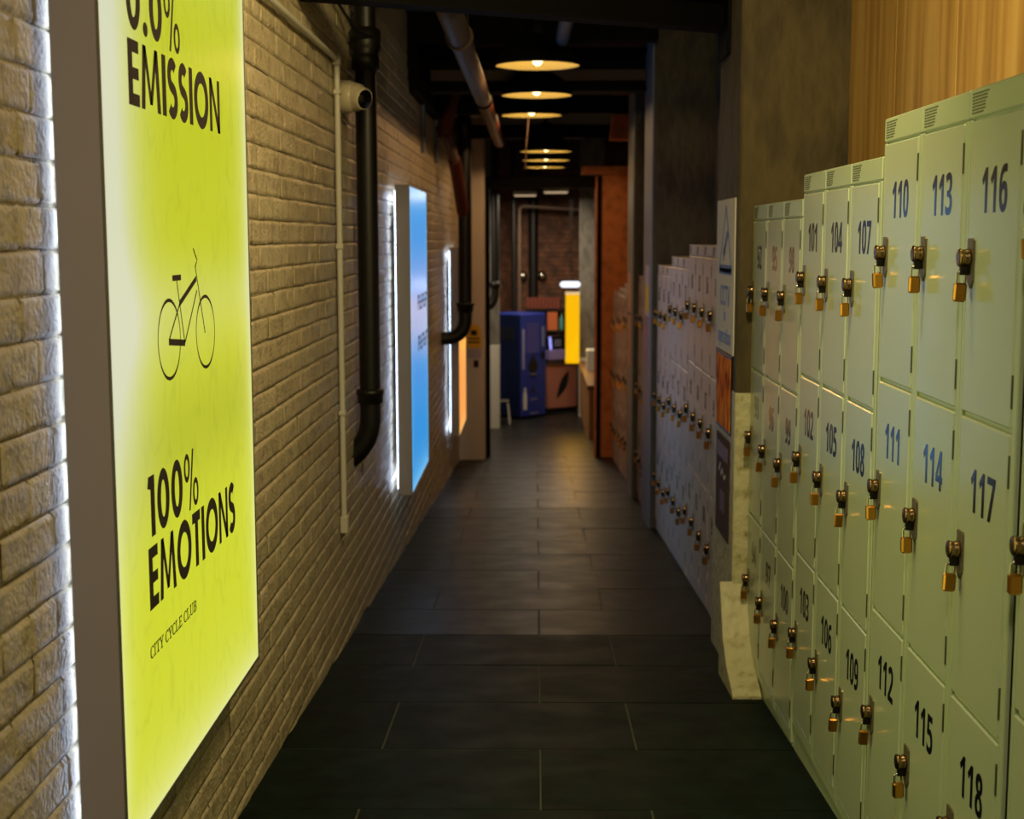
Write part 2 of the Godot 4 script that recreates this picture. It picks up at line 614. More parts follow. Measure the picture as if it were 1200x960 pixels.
func spelled(n: int) -> String:
	var out := []
	for c in str(n):
		out.append(DIGITS[c.to_int()])
	return "-".join(out)

func locker_parts() -> void:
	# doors: the front face 3 mm proud of the frame, a rounded edge all round
	for h in [0.503, 0.486]:
		door_mesh[h] = bx(Vector3(-0.004, 0, 0), Vector3(0.012, h, 0.257), 0.003)
	hinge_mesh = bx(Vector3(-0.0045, -0.027, 0), Vector3(0.004, 0.027, 0.006), 0.001)
	var poly := PackedVector2Array([Vector2(-0.012, -0.04), Vector2(0.004, -0.05), Vector2(0.016, -0.036), Vector2(0.016, 0.032), Vector2(0.012, 0.036), Vector2(-0.016, 0.036), Vector2(-0.016, -0.034)])
	latch_mesh = Mb.new().prism(poly, Vector3(-0.0035, 0, 0), Vector3(0, 0, 1), Vector3.UP, Vector3(-0.0045, 0, 0)).done()
	var kb := Mb.new()
	kb.lathe([Vector2(0.0135, 0.0), Vector2(0.0150, 0.002), Vector2(0.0155, 0.005), Vector2(0.0140, 0.009), Vector2(0.0145, 0.013), Vector2(0.0160, 0.016), Vector2(0.0160, 0.018), Vector2(0.0148, 0.0195), Vector2(0.006, 0.0200), Vector2(0.0, 0.0200)], Vector3(-0.008, 0, 0), Vector3.LEFT, 20)
	knob_mesh = kb.done()
	staple_mesh = Mb.new().box(Vector3(-0.0245, -0.030, -0.004), Vector3(-0.008, -0.012, 0.004), 0.0015).done()

func padlock(pos: Vector3, tilt: float, label: String, group: String) -> void:
	var o: Node3D
	if padlock0 == null:
		o = thing("padlock", label, "padlock", pos, group)
		part("body", Mb.new().box(Vector3(-0.0108, -0.033, -0.0068), Vector3(0.0108, 0, 0.0068), 0.0032).done(), M.brass, o)
		var path := [Vector3(-0.007, -0.003, 0), Vector3(-0.007, 0.012, 0)]
		for i in 7:
			var a := PI - PI * (i + 1) / 8.0
			path.append(Vector3(0.007 * cos(a), 0.012 + 0.007 * sin(a), 0))
		path.append(Vector3(0.007, 0.012, 0))
		path.append(Vector3(0.007, -0.003, 0))
		part("shackle", Mb.new().tube(path, 0.0022, 8).done(), M.steel, o)
		padlock0 = o
	else:
		o = padlock0.duplicate()
		o.name = numbered("padlock")
		add_child(o)
		o.position = pos
		tag(o, label, "padlock", group)
	o.rotation = Vector3(tilt * 0.4, tilt * 2.0, tilt)

# one cabinet: s_far is its far end, top the height of its top; first is the number of the far column's top door
func cabinet(s_far: float, top: float, cols: int, first: int, label: String, where: String, near: bool, locks := true) -> void:
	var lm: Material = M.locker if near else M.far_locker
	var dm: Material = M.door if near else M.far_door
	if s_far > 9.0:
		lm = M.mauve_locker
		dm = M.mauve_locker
	var base := at(0.758, top - 1.60, s_far)
	var o := thing("locker_cabinet", label, "lockers", base, "locker cabinets stepping down the ramp")
	var mb := Mb.new()
	var vents := Mb.new()
	for c in cols:
		var z := c * 0.3
		mb.box(Vector3(0.004, 0, z + 0.001), Vector3(0.3, 1.6, z + 0.299), 0.002)
		mb.box(Vector3(-0.003, 1.55, z + 0.001), Vector3(0.02, 1.6, z + 0.299), 0.0025)
		mb.box(Vector3(-0.0025, 0.0, z + 0.001), Vector3(0.02, 1.548, z + 0.0155), 0.002)
		mb.box(Vector3(-0.0025, 0.0, z + 0.2775), Vector3(0.02, 1.548, z + 0.299), 0.002)
		mb.box(Vector3(-0.002, 0.0, z + 0.0155), Vector3(0.02, 0.032, z + 0.2775), 0.001)
		for r in 7:
			var y := 1.5925 - r * 0.0054
			var wmax := 0.085 - r * 0.004
			var k := 0
			while k * 0.0092 < wmax:
				vents.box(Vector3(-0.0034, y - 0.0032, z + 0.016 + k * 0.0092), Vector3(-0.0029, y, z + 0.0212 + k * 0.0092))
				k += 1
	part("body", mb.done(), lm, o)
	tag(part("vent_holes", vents.done(), M.vent, o), "", "", "", "stuff")
	# plinth: a wedge down to the ramp
	var y_far := floor_y(s_far) - (top - 1.60) - 0.004
	var y_near := floor_y(s_far - cols * 0.3) - (top - 1.60) - 0.004
	var pl := Mb.new()
	pl.prism(PackedVector2Array([Vector2(0.002, 0.004), Vector2(cols * 0.3 - 0.002, 0.004), Vector2(cols * 0.3 - 0.002, minf(y_near, -0.002)), Vector2(0.002, minf(y_far, -0.002))]), Vector3(0.004, 0, 0), Vector3(0, 0, 1), Vector3.UP, Vector3(0.28, 0, 0))
	part("plinth", pl.done(), lm, o)
	for c in cols:
		for r in 3:
			var h: float = 0.503 if r < 2 else 0.486
			var y0: float = 1.6 - [0.558, 1.070, 1.565][r]
			var z: float = c * 0.3 + 0.018
			var n := first + c * 3 + r
			var d := part("door", door_mesh[h], dm, o, Vector3(0, y0, z))
			for y in [0.06, h - 0.06]:
				part("hinge", hinge_mesh, M.hinge, d, Vector3(0, y, 0.2545))
			var yl := h - 0.235 + rng.randf_range(-0.004, 0.004)
			part("latch_plate", latch_mesh, M.plate, d, Vector3(0, yl, 0.03))
			part("latch_knob", knob_mesh, M.knob, d, Vector3(0, yl + 0.003, 0.03))
			part("latch_staple", staple_mesh, M.knob_dark, d, Vector3(0, yl + 0.003, 0.03))
			var t := part("number_print", letters(str(n), 0.075, "Droid Sans", 700), M.ink, d, Vector3(-0.0043, h - 0.122, 0.135))
			t.rotation.y = -PI / 2
			t.scale = Vector3(0.78, 1.0, 1)
			if locks:
				var lab := ""
				if near:
					lab = "brass padlock on locker door %s, %s row" % [spelled(n), ROWS[r]]
				else:
					lab = "padlock, %s row, %s column from the far end, %s" % [ROWS[r], COLS[c], where]
				padlock(base + Vector3(-0.0215 + rng.randf_range(-0.001, 0.001), y0 + yl - 0.0405, z + 0.03), rng.randf_range(-0.08, 0.08), lab, "padlocks on the locker doors")

# ---------------------------------------------------------------- the wall of painted bricks
func brick_mesh(length: float, seed_: int) -> ArrayMesh:
	rng.seed = seed_
	var hgt := 0.0635
	var us := [0.0, 0.003, 0.010, length - 0.010, length - 0.003, length]
	var vs := [0.0, 0.005, 0.012, hgt - 0.012, hgt - 0.005, hgt]
	var pt := []
	for i in us.size():
		var col := []
		for j in vs.size():
			var edge := mini(mini(i, us.size() - 1 - i), mini(j, vs.size() - 1 - j))
			var x := (0.0 if j == 0 or j == vs.size() - 1 else 0.0022) if edge == 0 else 0.0048 + rng.randf_range(-0.0011, 0.0011)
			var dy := rng.randf_range(-0.0022, 0.0022) if edge < 2 else 0.0
			col.append(Vector3(x, vs[j] - hgt / 2 + dy, us[i] - length / 2 + rng.randf_range(-0.0015, 0.0015)))
		pt.append(col)
	var mb := Mb.new()
	mb.st.set_smooth_group(0)
	for i in us.size() - 1:
		for j in vs.size() - 1:
			mb.quad(pt[i][j], pt[i + 1][j], pt[i + 1][j + 1], pt[i][j + 1], Vector3.RIGHT)
	return mb.done()

func brick_wall() -> void:
	var wall := struct("wall_left", cbx(-1.0, -0.762, -2.45, 2.3, -3.0, 13.7), M.mortar, "long cream painted brick wall carrying the light boxes and pipes", "wall")
	var long := []
	var short := []
	for i in 8:
		long.append(brick_mesh(0.2095, 100 + i))
		short.append(brick_mesh(0.1055, 200 + i))
	rng.seed = 5
	var list := []
	for row in 52:
		var y := -2.42 + row * 0.0677
		var header := row % 6 == 3
		var step := 0.1075 if header else 0.2115
		var s := 1.1 + (0.0 if header else (0.106 if row % 2 else 0.0)) + rng.randf_range(-0.02, 0.02)
		while s < 13.6:
			var top := 1.35 if s < 8.42 else 0.87
			if y > floor_y(s) - 0.03 and y < top:
				list.append([s, y, header])
			s += step
	var shown := 0
	var st := SurfaceTool.new()
	st.begin(Mesh.PRIMITIVE_TRIANGLES)
	for q in list:
		var mesh: ArrayMesh = (short if q[2] else long)[rng.randi() % 8]
		var seen: bool = (q[0] > 1.93 and q[0] < 2.2) or q[0] > 3.62
		var v: float = 480 - 1641 * tan(atan(q[1] / q[0]) + 0.1218)
		var t := Transform3D(Basis.from_euler(Vector3(rng.randf_range(-0.012, 0.012), 0, 0)), at(-0.7615 + rng.randf_range(-0.0012, 0.0024), q[1], q[0]))
		if seen and v > -10 and v < 970 and shown < 300 and q[0] < 5.2:
			var b := part("brick", mesh, M.brick[rng.randi() % 3], wall)
			b.transform = t
			shown += 1
		else:
			st.append_from(mesh, 0, t)
	tag(part("brick_field", st.commit(), M.brick[0], wall), "", "", "", "stuff")

func slabs() -> void:
	var fl := struct("floor", Mb.new().prism(PackedVector2Array([Vector2(-3.0, floor_y(-3) - 0.0018), Vector2(18.5, floor_y(18.5) - 0.0018), Vector2(18.5, -2.9), Vector2(-3, -2.9)]), at(-0.85, 0, 0), Vector3(0, 0, -1), Vector3.UP, Vector3(2.0, 0, 0)).done(), M.grout, "dark green-grey stone floor of long slabs sloping down the corridor", "floor")
	rng.seed = 12
	var meshes := {}
	var row := 0
	var s := 3.461 - 8 * 0.5275
	while s < 18.4:
		var cuts := [-0.80, 0.012, 0.80] if (row % 2) == 0 else [-0.80, -0.457, 0.297, 0.80]
		for k in cuts.size() - 1:
			var w: float = snappedf(cuts[k + 1] - cuts[k] - 0.006, 0.001)
			if not meshes.has(w):
				meshes[w] = bx(Vector3(-w / 2, -0.03, -0.2615), Vector3(w / 2, 0, 0.2615), 0.0012)
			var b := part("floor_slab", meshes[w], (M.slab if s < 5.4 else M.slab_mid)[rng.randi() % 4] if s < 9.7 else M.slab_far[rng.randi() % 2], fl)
			var sc := s + 0.26375
			b.position = at((cuts[k] + cuts[k + 1]) / 2, floor_y(sc) + rng.randf_range(-0.0006, 0.0008), sc)
			b.rotation = Vector3(-atan(RAMP) + rng.randf_range(-0.0012, 0.0012), 0, rng.randf_range(-0.0015, 0.0015))
		row += 1
		s += 0.5275

# ---------------------------------------------------------------- build
func _ready() -> void:
	rng.seed = 7
	# --- camera, sky, exposure
	var cam := Camera3D.new()
	cam.name = "camera"
	add_child(cam)
	cam.position = at(0, 0, 0)
	cam.rotation = Vector3(-0.121828, 0.017395, -0.00198)
	var att := CameraAttributesPhysical.new()
	att.frustum_focal_length = 41.034
	att.exposure_aperture = 4.6
	att.frustum_focus_distance = 3.1
	att.frustum_near = 0.05
	att.frustum_far = 100.0
	cam.attributes = att
	cam.fov = 32.604
	cam.near = 0.05
	cam.far = 100.0
	cam.current = true
	var we := WorldEnvironment.new()
	we.name = "world"
	var env := Environment.new()
	env.background_mode = Environment.BG_COLOR
	env.background_color = Color(0.0, 0.0, 0.0)
	env.tonemap_mode = Environment.TONE_MAPPER_LINEAR
	env.tonemap_exposure = 1.0
	env.sdfgi_enabled = true
	env.ssao_enabled = true
	env.ssil_enabled = true
	we.environment = env
	add_child(we)
	# warm ceiling panel above and behind the viewer
	area("ceiling_panel_light", at(0.1, 1.24, 0.2), Vector2(0.58, 0.58), Vector3(0, -1, -0.0001), Color(1.0, 0.91, 0.74), 2.5)
	area("wall_washer_light", at(0.344, 1.165, 2.722), Vector2(0.26, 0.26), Vector3(-0.36, -0.49, -0.79), Color(1.0, 0.89, 0.62), 3.3)
	materials()
	structure()
	pillars()
	# --- the three light boxes
	var y_box := light_box(0, 2.11 * K, 3.172 * K, -0.975 * K, 0.635 * K, "yellow-green backlit poster box with bicycle and EMISSION lettering", Color(1.0, 0.98, 0.66), 0.9, 0.48, 7.0, -0.745)
	poster(y_box)
	var b_box := light_box(1, 7.22, 8.335, -1.336, 0.272, "blue backlit poster box hung beyond the long black downpipe", Color(0.60, 0.76, 1.0), 0.95, 0.32, 16.0)
	# small dark lettering too blurred to read, as rows of strokes
	rng.seed = 31
	for blk in [[-0.395, 0.085], [-0.62, 0.085]]:
		var tb := Mb.new()
		for k in 5:
			var z: float = 0.10 - k * 0.13
			tb.box(Vector3(0.0738, blk[0] + 1.336, z - 0.03), Vector3(0.0744, blk[0] + 1.336 + blk[1], z))
			tb.box(Vector3(0.0738, blk[0] + 1.336 + blk[1] * (0.0 if k % 2 else 0.8), z - 0.09), Vector3(0.0744, blk[0] + 1.336 + blk[1] * (0.2 if k % 2 else 1.0), z - 0.03))
			tb.box(Vector3(0.0738, blk[0] + 1.336 + blk[1] * 0.4, z - 0.08), Vector3(0.0744, blk[0] + 1.336 + blk[1] * 0.58, z - 0.03))
		part("lettering", tb.done(), M.print_ink, b_box)
	light_box(2, 11.72, 12.86, -1.665, -0.078, "orange backlit poster box behind the hooked black pipe", Color(1.0, 0.62, 0.30), 1.0, 0.22, 16.0)
	lockers()
	pipes()
	# --- pendants, three before the dark gap and three beyond
	var names := ["black dome pendant with yellow lining, the largest and highest looking", "second black dome pendant of the front three, just behind the largest", "third black dome pendant, with a pale cable hanging below it", "first of the smaller black pendants over the far end", "middle one of the three smaller far pendants", "lowest looking pendant, last in the line above the door frame"]
	var spots := [[0.007, 0.909, 7.61], [0.003, 0.892, 9.0], [-0.034, 0.896, 10.5], [0.083, 0.73, 12.1], [0.092, 0.715, 13.2], [0.09, 0.735, 14.9]]
	for i in 6:
		pendant(spots[i][0], spots[i][1], spots[i][2], 1.319 if i == 0 else 1.359, names[i])
	lobby()
	signs()

func structure() -> void:
	slabs()
	brick_wall()
	# right-hand wall behind the lockers: wood boards near, concrete farther
	var wr := struct("wall_right", cbx(1.10, 1.35, -2.4, 2.3, -3.0, 14.1), M.concrete, "wall behind the lockers, wood boarded beside the tallest cabinets", "wall")
	for k in 11:
		var s0 := 4.925 - (k + 1) * 0.62
		part("wood_panel", cbx(1.075, 1.099, -1.6, 2.25, s0 + 0.0015, s0 + 0.6185, 0.0015), M.wood, wr)
	struct("ceiling", cbx(-1.0, 1.35, 1.32, 1.5, -3.0, 8.6), M.ceiling, "bare grey concrete ceiling over the near half of the corridor", "ceiling")
	struct("ceiling", cbx(-3.0, 3.0, 1.36, 1.5, 8.6, 22.0), M.dark_ceiling, "black painted ceiling over the far half of the corridor", "ceiling")
	var cp := thing("ceiling_light", "square warm ceiling panel over the viewer, out of the picture", "light", at(0.1, 1.25, 0.2))
	part("housing", bx(Vector3(-0.31, 0.005, -0.31), Vector3(0.31, 0.075, 0.31), 0.004), M.white_plastic, cp)
	part("light_panel", bx(Vector3(-0.29, 0, -0.29), Vector3(0.29, 0.005, 0.29)), glow(Color(1.0, 0.91, 0.74), 1.0), cp)
	var ww := thing("wall_washer_lamp", "square ceiling lamp tilted at the brick wall, above the picture", "lamp", at(0.35, 1.17, 2.7))
	ww.look_at_from_position(ww.position, ww.position + Vector3(-0.36, -0.49, -0.79), Vector3.UP)
	part("housing", bx(Vector3(-0.14, -0.14, 0.0), Vector3(0.14, 0.14, 0.06), 0.004), M.black, ww)
	part("light_panel", bx(Vector3(-0.13, -0.13, -0.004), Vector3(0.13, 0.13, 0.0)), glow(Color(1.0, 0.82, 0.52), 1.0), ww)
	part("bracket", Mb.new().tube([Vector3(0, 0.0, 0.05), Vector3(0, 0.115, 0.10)], 0.012, 8).done(), M.black, ww)
	struct("wall_end", cbx(-1.0, 1.35, -2.4, 2.3, -3.2, -3.0), M.grey_concrete, "plain wall closing the corridor behind the viewer", "wall")
	# dark bulkhead over the left wall beyond the cross beam
	struct("trim_bulkhead", cbx(-0.765, -0.70, 0.87, 1.36, 8.45, 13.7), M.dark_steel, "dark boxed bulkhead along the top of the brick wall", "bulkhead")
	# cross beams
	var b1 := Mb.new()
	var n := Vector3(-0.75, 0, -0.0)
	var p0 := at(-0.76, 0.76, 4.55)
	var p1 := at(0.705, 0.76, 5.32)
	var d := (p1 - p0)
	var side := Vector3(d.z, 0, -d.x).normalized()
	for q in [[-0.05, 0.05, -0.005, 0.006], [-0.05, 0.05, 0.098, 0.11], [-0.006, 0.006, 0.0, 0.10]]:
		b1.prism(PackedVector2Array([Vector2(q[0], q[2]), Vector2(q[1], q[2]), Vector2(q[1], q[3]), Vector2(q[0], q[3])]), p0, side, Vector3.UP, d)
	var beam := struct("beam", b1.done(), M.dark_steel, "slim black steel beam crossing the corridor just before the big pillar", "beam")
	part("end_plate", cbx(0.690, 0.7045, 0.66, 0.88, 5.2, 5.44, 0.003), M.dark_steel, beam)
	var b2 := Mb.new()
	b2.box(at(-0.69, 0.945, 9.45), at(0.712, 0.975, 9.26), 0.003)
	b2.box(at(-0.69, 1.19, 9.45), at(0.712, 1.22, 9.26), 0.003)
	b2.box(at(-0.69, 0.975, 9.37), at(0.712, 1.19, 9.35))
	var beam2 := struct("beam", b2.done(), M.dark_steel, "deep dark steel beam crossing behind the largest pendant", "beam")
	part("red_flange", cbx(-0.69, 0.712, 1.02, 1.09, 9.338, 9.349), M.red_steel, beam2)
	struct("beam", cbx(-0.70, 0.72, 1.16, 1.32, 8.45, 8.6, 0.004), M.dark_steel, "dark downstand where the grey ceiling ends", "beam")
	struct("beam", cbx(-0.70, 1.1, 0.98, 1.12, 11.3, 11.45, 0.004), M.dark_steel, "dark steel beam over the third pendant", "beam")
	struct("beam", cbx(-0.70, 1.1, 0.93, 1.05, 13.3, 13.45, 0.004), M.dark_steel, "dark steel beam between the small far pendants", "beam")
	# end partition and its door frame
	var dr := struct("door_1", Mb.new().box(at(-0.51, -2.21, 14.12), at(-0.465, 0.61, 14.0), 0.003).box(at(0.60, -2.21, 14.12), at(0.645, 0.61, 14.0), 0.003).box(at(-0.465, 0.49, 14.12), at(0.60, 0.61, 14.0), 0.003).done(), M.dark_steel, "dark steel frame of the opening to the lobby", "door frame")
	tag(part("wood_post", cbx(0.585, 0.605, -2.2, 0.60, 13.98, 14.13, 0.002), M.orange_wall, dr), "")
	struct("wall_partition", cbx(0.645, 1.12, -2.3, 0.62, 14.02, 14.16), M.orange_wall, "plastered end wall beside the opening, glowing orange above the lockers", "wall")
	struct("trim_1", cbx(0.45, 1.12, 0.62, 0.70, 13.95, 14.2, 0.003), M.orange_wall, "wooden ledge above the plastered end wall", "ledge")
	struct("wall_return", cbx(-1.0, -0.505, -2.4, 1.36, 13.7, 14.0, 0.004), M.lilac_paint, "pinkish painted return wall beside the opening", "wall")
	struct("beam", Mb.new().prism(PackedVector2Array([Vector2(0.65, 0.86), Vector2(0.90, 0.86), Vector2(0.90, 1.3), Vector2(0.70, 1.3)]), at(0, 0, 12.5), Vector3.RIGHT, Vector3.UP, Vector3(0, 0, -0.25)).done(), M.orange_wall, "slanting concrete stub high on the wall, lit orange", "beam")

func pillar(s0: float, s1: float, x: float, label: String, painted: float) -> void:
	var o := part("pillar", cbx(x, 1.32, -2.45, 1.32, s0, s1, 0.008), M.concrete, self)
	tag(o, label, "pillar", "", "structure")
	if painted < -9:
		part("painted_side", cbx(x - 0.004, x + 0.02, -2.45, 1.318, s0 + 0.004, s1 - 0.002, 0.002), M.grey_paint, o)
	if painted > -9:
		var fy := floor_y(s0)
		# painted render on the lower part with a lumpy foot that spreads forward
		var mb := Mb.new()
		mb.box(at(x - 0.003, fy - 0.06, s1), at(1.07, painted, s0 - 0.004), 0.004)
		var prof := PackedVector2Array([Vector2(s0, fy - 0.08), Vector2(s0 - 0.36, fy - 0.02), Vector2(s0 - 0.365, fy + 0.035), Vector2(s0 - 0.30, fy + 0.06), Vector2(s0 - 0.20, fy + 0.09), Vector2(s0 - 0.10, fy + 0.16), Vector2(s0, fy + 0.34)])
		mb.prism(prof, at(x - 0.045, 0, 0), Vector3(0, 0, -1), Vector3.UP, Vector3(0.097, 0, 0))
		part("painted_render", mb.done(), M.cream, o)

func pillars() -> void:
	pillar(4.93, 5.49, 0.705, "big brown concrete pillar with cream painted foot and signs on its side", -0.545)
	pillar(8.76, 9.38, 0.718, "second concrete pillar, at the end of the middle lockers", -99.0)
	pillar(10.42, 11.03, 0.718, "third concrete pillar, narrow between two rows of far lockers", -99.0)

func lockers() -> void:
	locker_parts()
	rng.seed = 77
	cabinet(2.168, 0.332, 3, 119, "green locker cabinet cut off by the picture edge, starting at door 119", "", true, true)
	cabinet(3.098, 0.2535, 3, 110, "tallest whole green locker cabinet, numbered 110 to 118, under the wood boards", "", true)
	cabinet(4.010, 0.175, 3, 101, "green locker cabinet one step lower, numbered 101 to 109", "", true)
	cabinet(4.921, 0.109, 3, 92, "green locker cabinet touching the big pillar, numbered 92 to 100", "", true)
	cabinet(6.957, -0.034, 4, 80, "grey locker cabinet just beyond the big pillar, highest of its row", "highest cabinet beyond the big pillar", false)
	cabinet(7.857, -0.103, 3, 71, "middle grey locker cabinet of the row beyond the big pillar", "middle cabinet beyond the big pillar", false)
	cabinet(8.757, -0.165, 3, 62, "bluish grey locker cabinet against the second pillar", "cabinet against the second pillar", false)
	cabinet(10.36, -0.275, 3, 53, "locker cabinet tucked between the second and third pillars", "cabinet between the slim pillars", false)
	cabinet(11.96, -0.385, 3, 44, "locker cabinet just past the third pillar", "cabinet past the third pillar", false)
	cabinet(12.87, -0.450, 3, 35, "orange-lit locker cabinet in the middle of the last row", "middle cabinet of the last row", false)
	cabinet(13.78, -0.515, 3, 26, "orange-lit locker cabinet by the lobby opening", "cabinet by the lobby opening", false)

const K := 1.035

func poster(o: Node3D) -> void:
	var x := -0.745 + 0.0741
	var rel := func(m: ArrayMesh, called: String, mt: Material) -> void:
		part(called, m, mt, o, -o.position)
	rel.call(poster_text("0.0%", x, 0.335 * K, 2.262 * K, 2.600 * K, 0.104 * K), "lettering", M.print_ink)
	rel.call(poster_text("EMISSION", x, 0.213 * K, 2.262 * K, 2.912 * K, 0.105 * K), "lettering", M.print_ink)
	rel.call(poster_text("100%", x, -0.500 * K, 2.290 * K, 2.640 * K, 0.104 * K), "lettering", M.print_ink)
	rel.call(poster_text("EMOTIONS", x, -0.622 * K, 2.284 * K, 2.955 * K, 0.106 * K), "lettering", M.print_ink)
	var t := part("lettering", letters("CITY CYCLE CLUB", 0.0215, "Droid Serif", 400), M.print_ink, o, at(x, -0.6935 * K, 2.437 * K) - o.position)
	t.rotation.y = PI / 2
	t.scale.x = 0.319 * K / t.mesh.get_aabb().size.x
	# the bicycle
	var polys := []
	polys.append_array(ring2(Vector2(2.463, -0.177), 0.078, 0.0725, 0.0045, 0.0065, 48))
	polys.append_array(ring2(Vector2(2.735, -0.181), 0.079, 0.0725, 0.0045, 0.0065, 48))
	var w := 0.0055
	for q in [[2.671, -0.075, 2.541, -0.117, 0.011], [2.541, -0.117, 2.460, -0.178, w], [2.524, -0.075, 2.570, -0.190, w], [2.673, -0.098, 2.572, -0.190, w], [2.664, -0.050, 2.730, -0.183, w]]:
		polys.append_array(ribbon([Vector2(q[0], q[1]), Vector2(q[2], q[3])], q[4]))
	polys.append_array(ribbon([Vector2(2.457, -0.181), Vector2(2.572, -0.191)], 0.012))
	polys.append_array(ribbon([Vector2(2.494, -0.070), Vector2(2.556, -0.070)], 0.0105))
	polys.append_array(ribbon([Vector2(2.653, -0.018), Vector2(2.668, -0.031), Vector2(2.682, -0.041), Vector2(2.672, -0.047), Vector2(2.665, -0.055)], w))
	var mb := Mb.new()
	for p in polys:
		mb.flat(p, at(x, 0, 0), Vector3(0, 0, -K), Vector3(0, K, 0), Vector3.RIGHT)
	rel.call(mb.done(), "bicycle_print", M.print_ink)

func pipes() -> void:
	# long black downpipe on the left wall
	var c := at(-0.688, 0, 5.76)
	var dp := thing("downpipe", "long black cast iron downpipe beside the white camera, turning into the brick wall", "pipe", Vector3(c.x, H - 0.88, c.z))
	var lo := Vector3(0, 0, 0)
	part("pipe", Mb.new().tube(bend(Vector3(0, 2.2, 0), Vector3(0, 0.02, 0), Vector3(-0.085, -0.03, 0), 0.13, 10), 0.043, 20).done(), M.black_pipe, dp)
	part("collar", Mb.new().lathe([Vector2(0.044, 0.0), Vector2(0.052, 0.004), Vector2(0.052, 0.035), Vector2(0.057, 0.040), Vector2(0.057, 0.058), Vector2(0.044, 0.062)], Vector3(0, 0.20, 0), Vector3.UP, 24).done(), M.black_pipe, dp)
	part("collar", Mb.new().lathe([Vector2(0.044, 0.0), Vector2(0.055, 0.005), Vector2(0.055, 0.06), Vector2(0.05, 0.065), Vector2(0.062, 0.09), Vector2(0.062, 0.16), Vector2(0.044, 0.17)], Vector3(0, 1.55, 0), Vector3.UP, 24).done(), M.black_pipe, dp)
	# camera
	var cam := thing("security_camera", "cream turret security camera on the wall before the black downpipe", "camera", at(-0.752, 0.535, 5.42))
	part("mount", Mb.new().lathe([Vector2(0.0, 0.0), Vector2(0.061, 0.0), Vector2(0.061, 0.045), Vector2(0.056, 0.060), Vector2(0.0, 0.062)], Vector3.ZERO, Vector3.RIGHT, 28).done(), M.camera_shell, cam)
	var ax := Vector3(0.74, -0.20, 0.62).normalized()
	part("turret", Mb.new().lathe([Vector2(0.0, -0.03), Vector2(0.05, -0.025), Vector2(0.0545, 0.0), Vector2(0.052, 0.025), Vector2(0.046, 0.040), Vector2(0.041, 0.050), Vector2(0.040, 0.066), Vector2(0.036, 0.068)], Vector3(0.055, 0, 0), ax, 28).done(), M.camera_shell, cam)
	part("lens", Mb.new().lathe([Vector2(0.036, 0.0), Vector2(0.034, 0.003), Vector2(0.0, 0.006)], Vector3(0.055, 0, 0) + ax * 0.066, ax, 24).done(), M.lens, cam)
	# white conduit
	var cd := thing("conduit", "white conduit dropping down the brick wall from a level run to a small box", "conduit", at(-0.738, -1.09, 5.285))
	part("tube", Mb.new().tube(bend(Vector3(0, 0.03, 0), Vector3(0, 1.748, 0), Vector3(0, 1.748, 1.9), 0.03, 6), 0.011, 12).done(), M.white_plastic, cd)
	part("outlet_box", bx(Vector3(-0.014, -0.035, -0.022), Vector3(0.016, 0.03, 0.022), 0.004), M.white_plastic, cd)
	for y in [0.42, 1.05, 1.62]:
		part("saddle_clip", bx(Vector3(-0.014, y, -0.016), Vector3(0.014, y + 0.018, 0.016), 0.003), M.white_plastic, cd)
	part("elbow_fitting", bx(Vector3(-0.015, 1.725, -0.016), Vector3(0.015, 1.762, 0.03), 0.005), M.white_plastic, cd)
	# thin cable to the downpipe
	tag(part("cable", Mb.new().tube([at(-0.742, 0.98, 5.0), at(-0.738, 0.87, 5.35), at(-0.70, 0.80, 5.6), at(-0.64, 0.795, 5.74)], 0.006, 8).done(), M.black, self), "thin dark cable sagging across the top of the brick wall to the downpipe", "cable")
	# big overhead pipe
	var op := thing("overhead_pipe", "fat brownish pipe slung under the ceiling along the corridor", "pipe", at(-0.325, 0.845, 7.0))
	var path := bend(Vector3(0, 0.46, 1.86), Vector3(0, 0, 1.86), Vector3(0, 0.0, -1.8), 0.16, 8)
	part("pipe", Mb.new().tube(path, 0.05, 20).done(), M.bronze_pipe, op)
	part("coupling", Mb.new().lathe([Vector2(0.05, 0), Vector2(0.06, 0.006), Vector2(0.06, 0.06), Vector2(0.05, 0.066)], Vector3(0, 0, 0.9), Vector3.BACK, 24).done(), M.bronze_pipe, op)
	part("coupling", Mb.new().lathe([Vector2(0.05, 0), Vector2(0.058, 0.006), Vector2(0.058, 0.07), Vector2(0.05, 0.076)], Vector3(0, 0, -1.8), Vector3.BACK, 24).done(), M.dark_steel, op)
	part("far_length", Mb.new().tube([Vector3(0, 0.0, -1.8), Vector3(0, 0.0, -5.6)], 0.05, 16).done(), M.rust_pipe, op)
	part("hanger", Mb.new().tube([Vector3(0, 0.04, 0.2), Vector3(0, 0.46, 0.2)], 0.006, 8).done(), M.black, op)
	tag(part("ceiling_pipe", Mb.new().tube([at(0.16, 1.02, 5.6), at(0.12, 1.02, 8.4)], 0.035, 14).done(), M.grey_pipe, self), "thin grey pipe under the ceiling beside the largest pendant's stem", "pipe")
	# hooked black pipe by the orange box
	var hk := thing("hooked_pipe", "black drain pipe hooking into the wall at its foot before the orange box", "pipe", at(-0.566, -0.79, 11.2))
	part("pipe", Mb.new().tube(bend(Vector3(0, 1.8, 0), Vector3(0, 0, 0), Vector3(-0.195, -0.01, 0), 0.16, 10), 0.053, 18).done(), M.black_pipe, hk)
	part("collar", Mb.new().lathe([Vector2(0.053, 0.0), Vector2(0.062, 0.006), Vector2(0.066, 0.05), Vector2(0.074, 0.06), Vector2(0.074, 0.075), Vector2(0.053, 0.08)], Vector3(0, 0.20, 0), Vector3.UP, 22).done(), M.black_pipe, hk)
	part("hopper", Mb.new().box(Vector3(-0.09, 1.74, -0.1), Vector3(0.15, 1.86, 0.1), 0.02).done(), M.black_pipe, hk)
